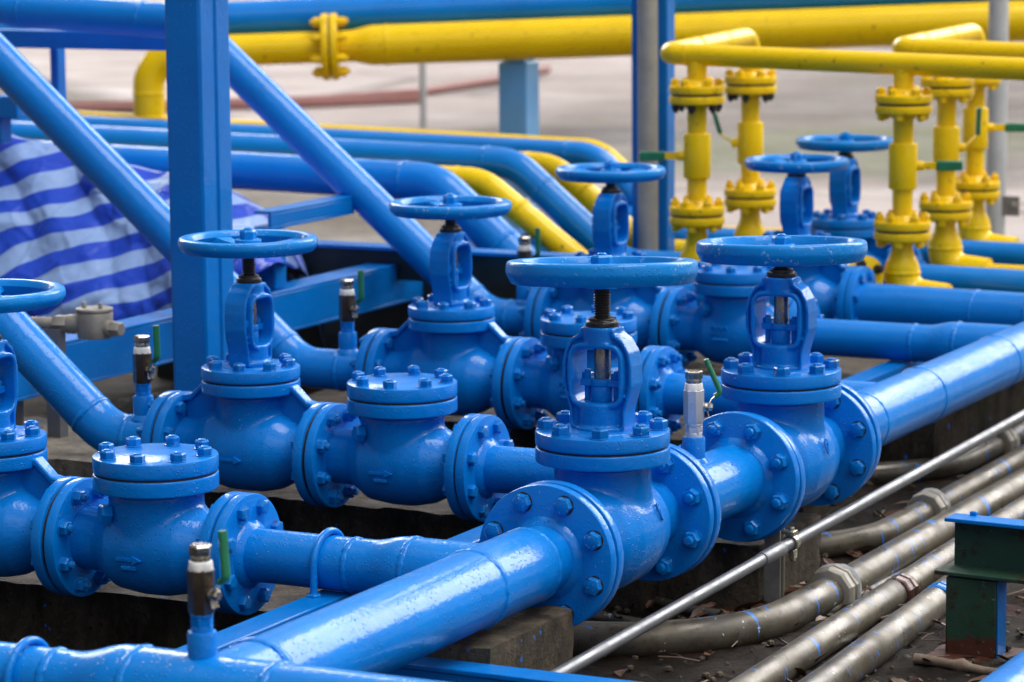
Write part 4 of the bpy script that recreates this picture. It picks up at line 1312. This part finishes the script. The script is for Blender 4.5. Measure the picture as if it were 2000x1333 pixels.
# ------------------------------------------------------------------ small ball valves
def ball_valve(loc, body_mat, label, rz, lean=0.0, h=1.0):
    o = empty("ball_valve", loc, rz)
    tag(o, label, "valve", "small sampling ball valves with green levers")
    link("socket", MB().lathe([(0.034, -0.004), (0.031, 0.003), (0.0255, 0.009), (0.0255, 0.052), (0.0235, 0.056), (0, 0.056)], None, 36).mesh("socket", 30), M_BLUE, o)
    link("nipple", MB().cyl(0.0185, 0.050, 0.066, None, 28, 0.001).hexa(0.034, 0.062, 0.082).cyl(0.0195, 0.080, 0.088, None, 28).mesh("nipple", 30), M_BLUE if body_mat is not M_SILVER else M_SILVER, o)
    link("body", MB().lathe([(0, .086), (0.0205, .086), (0.0235, .092), (0.0235, .160), (0.020, .164), (0, .164)], None, 8, 0.2).mesh("body", 25), body_mat, o)
    link("thread_tape", MB().lathe(rp([(0, .158), (0.0215, .159), (0.0195, .176), (0, .177)], .001), None, 28, 0, 0.02).mesh("tape", 40), M_TAPE, o)
    link("cap", MB().cyl(0.017, .174, .188, None, 28).hexa(0.034, .186, .204).lathe([(0.0125, .2035), (0.0125, .198), (0, .198)], None, 20).mesh("cap", 30), M_NICKEL, o)
    st = link("lever_stem", MB().cyl(0.010, 0.020, 0.030, AX((0, 0, .122), (1, 0, 0)), 20).hexa(0.016, 0.029, 0.042, AX((0, 0, .122), (1, 0, 0))).mesh("stem", 30), M_NICKEL, o)
    # bent steel lever with green sleeve
    def strap(pts, w_, t_, nm):
        vs, fs = [], []
        P = [Vector(p) for p in pts]
        for i, p in enumerate(P):
            e = (P[min(i + 1, len(P) - 1)] - P[max(i - 1, 0)]).normalized()
            nn = Vector((0, 1, 0)).cross(e).normalized()
            for k in range(12):
                a = 2 * math.pi * k / 12
                vs.append(p + Vector((0, 1, 0)) * w_ * math.cos(a) + nn * t_ * math.sin(a))
        for i in range(len(P) - 1):
            for k in range(12):
                q = (k + 1) % 12
                fs.append((i * 12 + k, i * 12 + q, i * 12 + 12 + q, i * 12 + 12 + k))
        fs.append(tuple(reversed(range(12))))
        fs.append(tuple(range(len(P) * 12 - 12, len(P) * 12)))
        return MB().add(vs, fs).mesh(nm, 50)
    link("lever", strap([(0.033, 0, .100), (0.030, 0, .112), (0.032, 0, .125), (0.040, 0, .140), (0.048, 0, .147)], 0.009, 0.0022, "lever"), M_NICKEL, st)
    tip = Vector((0.058 - lean * 0.09, 0, .152 + .082 * math.cos(lean)))
    link("grip", strap(fillet([(0.046, 0, .146), (0.060, 0, .153), tip], 0.012, 6), 0.0092, 0.0062, "grip"), M_GREEN, st)
    return o
ball_valve((-0.030, -1.24, ZH + 0.062), M_BRONZE, "small bronze ball valve with green lever on the pipe along the bottom edge", al - 0.7, 0.05)
ball_valve((-1.500, 0.82, ZH + 0.053), M_BRONZE, "small dark ball valve with a chipped green lever left of the column's foot", al - 0.8, 0.0)
ball_valve((-1.578, 1.97, ZH + 0.053), M_BRONZE, "small dark ball valve with green lever in front of the low blue beam", al - 0.8, 0.0)
ball_valve((-1.590, 3.10, ZH + 0.053), M_BRONZE, "small dark ball valve half hidden behind the nearest large handwheel", al - 0.8, 0.0)
ball_valve((0.008, 0.735, ZH + 0.074), M_SILVER, "small silver painted ball valve with green lever leaning back, between the two large valves", al * 0.9, 0.35)

# ------------------------------------------------------------------ clamps
def u_bolt(x, y, r, zb, axis, label, h=0.34):
    P = []
    for k in range(17):
        a = math.pi * k / 16
        P.append((math.cos(a) * r, 0, math.sin(a) * r))
    P = [(r, 0, zb - h)] + P + [(-r, 0, zb - h)]
    if axis == 'x':
        P = [(0, p[0], p[2]) for p in P]
    o = link("u_bolt", MB().tube(P, 0.0075, 14).mesh("u_bolt", 60), M_BLUE)
    o.matrix_world = Matrix.Translation((x, y, h))
    tag(o, label, "clamp", "rod clamps over the pipes")
    for p in (P[0], P[-1]):
        link("nut", K_ROW.cov, None, o, Matrix.Translation((p[0], p[1], p[2] - 0.012)))
    return o
u_bolt(-0.375, -0.22, 0.064, 0.283, 'x', "blue rod clamp over the short pipe left of the big front pipe")
u_bolt(-0.385, -1.24, 0.064, 0.283, 'x', "blue rod clamp over the pipe in the bottom left corner")

# ------------------------------------------------------------------ left: electrical fittings
jb = empty("junction_box", (-1.965, 1.30, 0.500))
tag(jb, "grey cast round junction box with conduit in front of the tarp", "junction box")
link("housing", MB().lathe(rp([(0, 0), (0.047, 0), (0.049, 0.070), (0, 0.070)], .004), None, 40).lathe(rp([(0, .0705), (0.050, .0705), (0.050, .080), (0, .080)], .002), None, 40).mesh("housing", 30), M_CAST, jb)
for xx in (-0.026, 0.026):
    link("screw", MB().cyl(0.006, 0.078, 0.096, Matrix.Translation((xx, -0.01, 0)), 14).mesh("screw", 30), M_CAST, jb)
link("hub", MB().cyl(0.026, 0.03, 0.075, AX((0, 0, 0.035), (-1, -.25, 0)), 28).hexa(0.044, 0.072, 0.115, AX((0, 0, 0.035), (-1, -.25, 0))).cyl(0.017, 0.11, 0.20, AX((0, 0, 0.035), (-1, -.25, 0)), 24).mesh("hub", 30), M_CAST, jb)
link("hub", MB().cyl(0.022, 0.03, 0.06, AX((0, 0, 0.028), (1, -.1, 0)), 28).hexa(0.036, 0.058, 0.09, AX((0, 0, 0.028), (1, -.1, 0))).mesh("hub", 30), M_CAST, jb)
tag(link("conduit_post", MB().cyl(0.018, 0, 0.36, None, 24).mesh("conduit_post"), M_GALV, None, Matrix.Translation((-2.21, 1.28, 0.05))), "grey round conduit post at the left edge, under the wheel", "post")
tag(link("strut_post", channel_mesh(0.30, 0.042, 0.036, 0.004).copy(), M_GALV, None, Matrix.Translation((-2.085, 1.24, 0.375)) @ Matrix.Rotation(math.pi / 2, 4, 'Y')), "grey slotted strut post standing on the pale footing", "post")

# ------------------------------------------------------------------ lower right: conduits, rail, post
G_CD = "stained metal conduits on the mud"
def conduit(pts, r, label, bend=0.3, welds=()):
    return pipe_thing("conduit", pts, r, M_COND, label, "conduit", bend, G_CD, 32, 18)
conduit([(-0.7, 0.42, .040), (0.15, 0.56, .042), (0.168, 1.25, .038), (0.16, 3.2, .036), (0.10, 7, .036)], 0.041, "stained curved conduit nearest the camera, coming out from under the big front pipe", 0.42)
conduit([(0.375, -1.6, .036), (0.325, 0.40, .036), (0.285, 1.6, .034), (0.235, 4.5, .034), (0.2, 7, .034)], 0.0355, "straight stained conduit with a brown coupling band", 0.3)
conduit([(0.53, -1.6, .038), (0.460, 0.43, .038), (0.41, 1.26, .034), (0.345, 3.2, .034), (0.3, 7, .034)], 0.0385, "straight stained conduit nearest the green post, white paint specks on it", 0.3)
conduit([(0.60, 1.6, .034), (0.50, 3.2, .034), (0.42, 7, .034)], 0.031, "straight conduit farthest right, beyond the green beam", 0.3)
conduit([(-0.7, 1.44, .040), (0.035, 1.58, .036), (0.045, 2.25, .034), (0.035, 3.6, .034), (0.0, 7, .034)], 0.0345, "second curved conduit with a white paint drip, beyond the rail clamp", 0.40)
conduit([(-0.8, 2.44, .040), (-0.10, 2.62, .036), (-0.092, 3.3, .034), (-0.10, 7, .034)], 0.0335, "farthest curved conduit, near the right edge under the big pipe", 0.42)
conduit([(-0.6, 1.12, .030), (-0.10, 0.965, .016), (0.10, 0.93, .014), (0.19, 1.10, .014), (0.225, 1.7, .012)], 0.0135, "thin conduit among the dead leaves", 0.12)
conduit([(-0.6, 0.86, .024), (-0.10, 0.79, .013), (0.10, 0.75, .008)], 0.0135, "thin conduit half sunk in mud beside the nearest curved conduit", 0.12)
def coupling(loc, d, r, mat, label, w_=0.045, white=True):
    o = link("coupling", MB().lathe(rp([(0, -w_), (r * .93, -w_), (r, -w_ * .7), (r, -w_ * .1), (r * .9, 0), (r * .9, w_ * .15), (r, w_ * .2), (r, w_ * .7), (r * .92, w_), (0, w_)], .002), None, 10, 0.3, 0.01).mesh("coupling", 25), mat)
    o.matrix_world = AX(loc, d)
    tag(o, label, "coupling")
    if white:
        link("sealant", MB().lathe([(r * .95, w_ * .6), (r * 1.04, w_ * .75), (r * .98, w_ * .95), (r * .80, w_ * 1.1), (r * .66, w_ * 1.25)], None, 20, 0, 0.05).mesh("sealant", 60), M_WHITE, o)
    return o
coupling((0.166, 1.19, .040), (0, 1, 0), 0.060, M_CAST, "large hexagonal coupling smeared with white sealant on the nearest curved conduit", 0.034)
coupling((0.045, 2.20, .036), (0, 1, 0), 0.053, M_CAST, "large coupling with white sealant left of the green beam's tip", 0.034)
coupling((-0.092, 3.22, .036), (0, 1, 0), 0.052, M_CAST, "coupling with white sealant on the farthest curved conduit", 0.034)
coupling((0.302, 1.27, .035), (-.02, 1, 0), 0.0395, simple("brown_band", (0.10, 0.05, 0.04), 0.3, 0.3, 0.4, 60), "brown painted coupling band on the middle straight conduit", 0.036, False)
coupling((0.418, 1.22, .036), (-.05, 1, 0), 0.0415, M_BLUEB, "blue splashed coupling beside the green post", 0.03, False)
o = pipe_thing("rail_tube", [(0.15, -1.2, 0.152), (0.15, 0.93, 0.197), (0.15, 2.7, 0.224), (0.15, 5.0, 0.26)], 0.0138, M_GALV, "thin shiny metal tube running diagonally past the big valves", "tube", 0.4)
link("tube_coupling", MB().cyl(0.0168, -0.06, 0.06, None, 28, 0.002).mesh("tube_coupling", 30), M_GALV, o, AX(loc_of(o, (0.15, 0.845, 0.1945)), (0, 1, 0.02)))
rc = empty("rail_clamp", (0.15, 0.965, 0.198))
tag(rc, "small yellowish clamp holding the thin tube to the concrete block", "clamp")
link("strap", MB().lathe(rp([(0.0155, -0.012), (0.019, -0.012), (0.019, 0.012), (0.0155, 0.012)], .001), AX((0, 0, 0), (0, 1, 0)), 28).mesh("strap", 30), M_BRACKET, rc)
link("jaw", MB().box((-0.004, 0, 0.024), (0.030, 0.03, 0.009)).mesh("jaw"), M_BRACKET, rc, None, 0.002)
link("jaw", MB().box((0.004, 0, -0.026), (0.014, 0.024, 0.022)).mesh("jaw"), M_BRACKET, rc, None, 0.002)
link("screw", MB().cyl(0.007, 0.027, 0.036, None, 16).mesh("screw", 30), M_BRACKET, rc)
link("screw", MB().cyl(0.006, -0.044, -0.036, Matrix.Translation((0.004, 0, 0)), 14).mesh("screw", 30), M_BRACKET, rc)
tag(link("strut", MB().box((0, -0.012, 0), (0.040, 0.004, 0.20)).box((0, 0.012, 0), (0.040, 0.004, 0.20)).box((-0.018, 0, 0), (0.004, 0.02, 0.20)).mesh("strut"), M_CAST, None, Matrix.Translation((0.082, 1.03, 0.12)), 0.001), "grey slotted strut bolted to the mossy block behind the tube clamp", "bracket")

pb = empty("green_post", (0.617, 0.875, 0))
tag(pb, "short green box post with a dark red foot, under the green beam", "post")
link("shaft", MB().box((0, 0, 0.09), (0.116, 0.060, 0.183)).mesh("shaft"), M_POST, pb, None, 0.004)
link("painted_side", MB().box((0.0605, 0, 0.095), (0.003, 0.057, 0.17)).mesh("side"), M_BLUEB, pb)
link("foot_plate", MB().box((0.08, 0.0, 0.006), (0.34, 0.16, 0.010)).mesh("foot"), M_POST, pb, None, 0.002)
gb = empty("green_beam", (1.05, 0.862, 0.184), R(-4))
tag(gb, "rusty green steel beam with a bright blue top flange at the right edge", "beam")
link("web", MB().box((0, 0.028, 0.060), (1.0, 0.010, 0.104)).mesh("web"), M_POST, gb, None, 0.001)
link("bottom_flange", MB().box((0, 0.0, 0.005), (1.03, 0.110, 0.009)).mesh("flange"), M_POST, gb, None, 0.002)
link("top_flange", MB().box((0, 0.012, 0.1165), (1.015, 0.062, 0.009)).mesh("flange"), M_BLUEP, gb, None, 0.002)
for xx in (-0.46, -0.33):
    link("lug", MB().box((xx, 0.035, 0.125), (0.016, 0.012, 0.010)).mesh("lug"), M_BLUEP, gb, None, 0.002)
o = pipe_thing("corner_pipe", [(1.02, -2.6, 0.172), (1.02, 3.5, 0.172)], 0.074, M_BLUEP, "blue pipe just entering the bottom right corner", "pipe")
u_bolt(1.02, -0.12, 0.083, 0.172, 'y', "blue rod clamp over the pipe in the bottom right corner", 0.172)

# leaves, twigs
def sticks():
    mb = MB()
    for k in range(230):
        x, y = random.uniform(-0.4, 1.3), random.uniform(-0.4, 3.4)
        a, L = random.uniform(0, 6.3), random.uniform(0.015, 0.06)
        z = random.uniform(0.018, 0.03)
        d = Vector((math.cos(a), math.sin(a), random.uniform(-.1, .1))) * L
        mb.tube([Vector((x, y, z)) - d, Vector((x, y, z + 0.003)), Vector((x, y, z)) + d], random.uniform(0.0010, 0.0026), 5)
    tag(link("litter", mb.mesh("litter", 60), M_TWIG), "loose dead stalks and litter on the mud", kind='stuff')
sticks()
def leaves():
    mb = MB()
    for k in range(330):
        if k < 190:
            x, y = random.gauss(0.05, 0.06), random.gauss(1.14, 0.12)
        else:
            x, y = random.uniform(-0.25, 0.9), random.uniform(0.2, 2.4)
        L = random.uniform(0.018, 0.038)
        M = Matrix.Translation((x, y, random.uniform(0.016, 0.034))) @ Euler((random.uniform(-.6, .6), random.uniform(-.6, .6), random.uniform(0, 6.3))).to_matrix().to_4x4()
        mb.add([(-L, 0, 0), (-L * .3, -L * .42, L * .12), (L * .5, -L * .3, L * .1), (L, 0, -.002), (L * .5, L * .3, L * .14), (-L * .3, L * .42, L * .1), (0, 0, -.001)], [(0, 1, 6), (1, 2, 6), (2, 3, 6), (3, 4, 6), (4, 5, 6), (5, 0, 6)], M)
    tag(link("fallen_leaves", mb.mesh("fallen_leaves", 10), M_LEAF), "brown dead leaves on the mud", kind='stuff')
    mb = MB()
    for k in range(900):
        x, y = random.uniform(-0.5, 1.3), random.uniform(-0.3, 3.2)
        r = random.uniform(0.003, 0.010)
        mb.lathe([(0, -r), (r, -r * .3), (r * .9, r * .4), (0, r * .8)], Matrix.Translation((x, y, 0.016 + r * .3)), 6, random.random(), 0.2)
    tag(link("pebbles", mb.mesh("pebbles", 20), M_CONC), "small stones and debris on the mud", kind='stuff')
leaves()
def twig(a, b, r, label):
    a, b = Vector(a), Vector(b)
    pts, rs = [], []
    for k in range(14):
        t = k / 13
        p = a.lerp(b, t) + Vector((noise.noise(a * 3 + Vector((t * 5, 0, 0))) * .012, noise.noise(b * 3 + Vector((0, t * 5, 0))) * .012, noise.noise(Vector((t * 4, 2, r * 90))) * .005))
        pts.append(p)
        rs.append(r * (1 - .35 * t) * (1.7 if k == 5 else 1.0))
    o0 = pts[0].copy()
    o = link("twig", MB().tube([p - o0 for p in pts], rs, 10).mesh("twig", 60), M_TWIG)
    o.matrix_world = Matrix.Translation(o0)
    tag(o, label, "twig", "dead twigs on the mud")
twig((0.53, 0.72, 0.025), (0.84, 0.65, 0.024), 0.012, "thick knotted dead twig in front of the green post's foot")
twig((0.12, 1.37, 0.03), (0.30, 1.24, 0.03), 0.004, "thin dead twig by the leaf heap")
twig((0.80, 1.15, 0.03), (1.1, 1.10, 0.03), 0.006, "pale thin twig right of the green post")

# yard hoses
pipe_thing("hose", [(-11.4, 13.2, 0.04), (-10.2, 14.15, 0.04), (-9.3, 14.9, 0.04), (-8.95, 16.0, 0.04), (-9.05, 17.4, 0.04), (-9.3, 19, 0.04)], 0.034, M_HOSE, "red hose lying across the yard behind the pipes, the thicker upper one", "hose", 0.6)
pipe_thing("hose", [(-11.4, 12.9, 0.035), (-10.1, 13.85, 0.035), (-9.1, 14.7, 0.035), (-8.6, 15.4, 0.035)], 0.028, M_HOSE, "red hose lying across the yard, the shorter lower one", "hose", 0.6)
pipe_thing("kerb_pipe", [(-9.6, 23.6, 0.05), (-7.2, 24.2, 0.05)], 0.12, M_DARKBEAM, "dark pipe lying at the far side of the yard below the yellow main", "pipe")
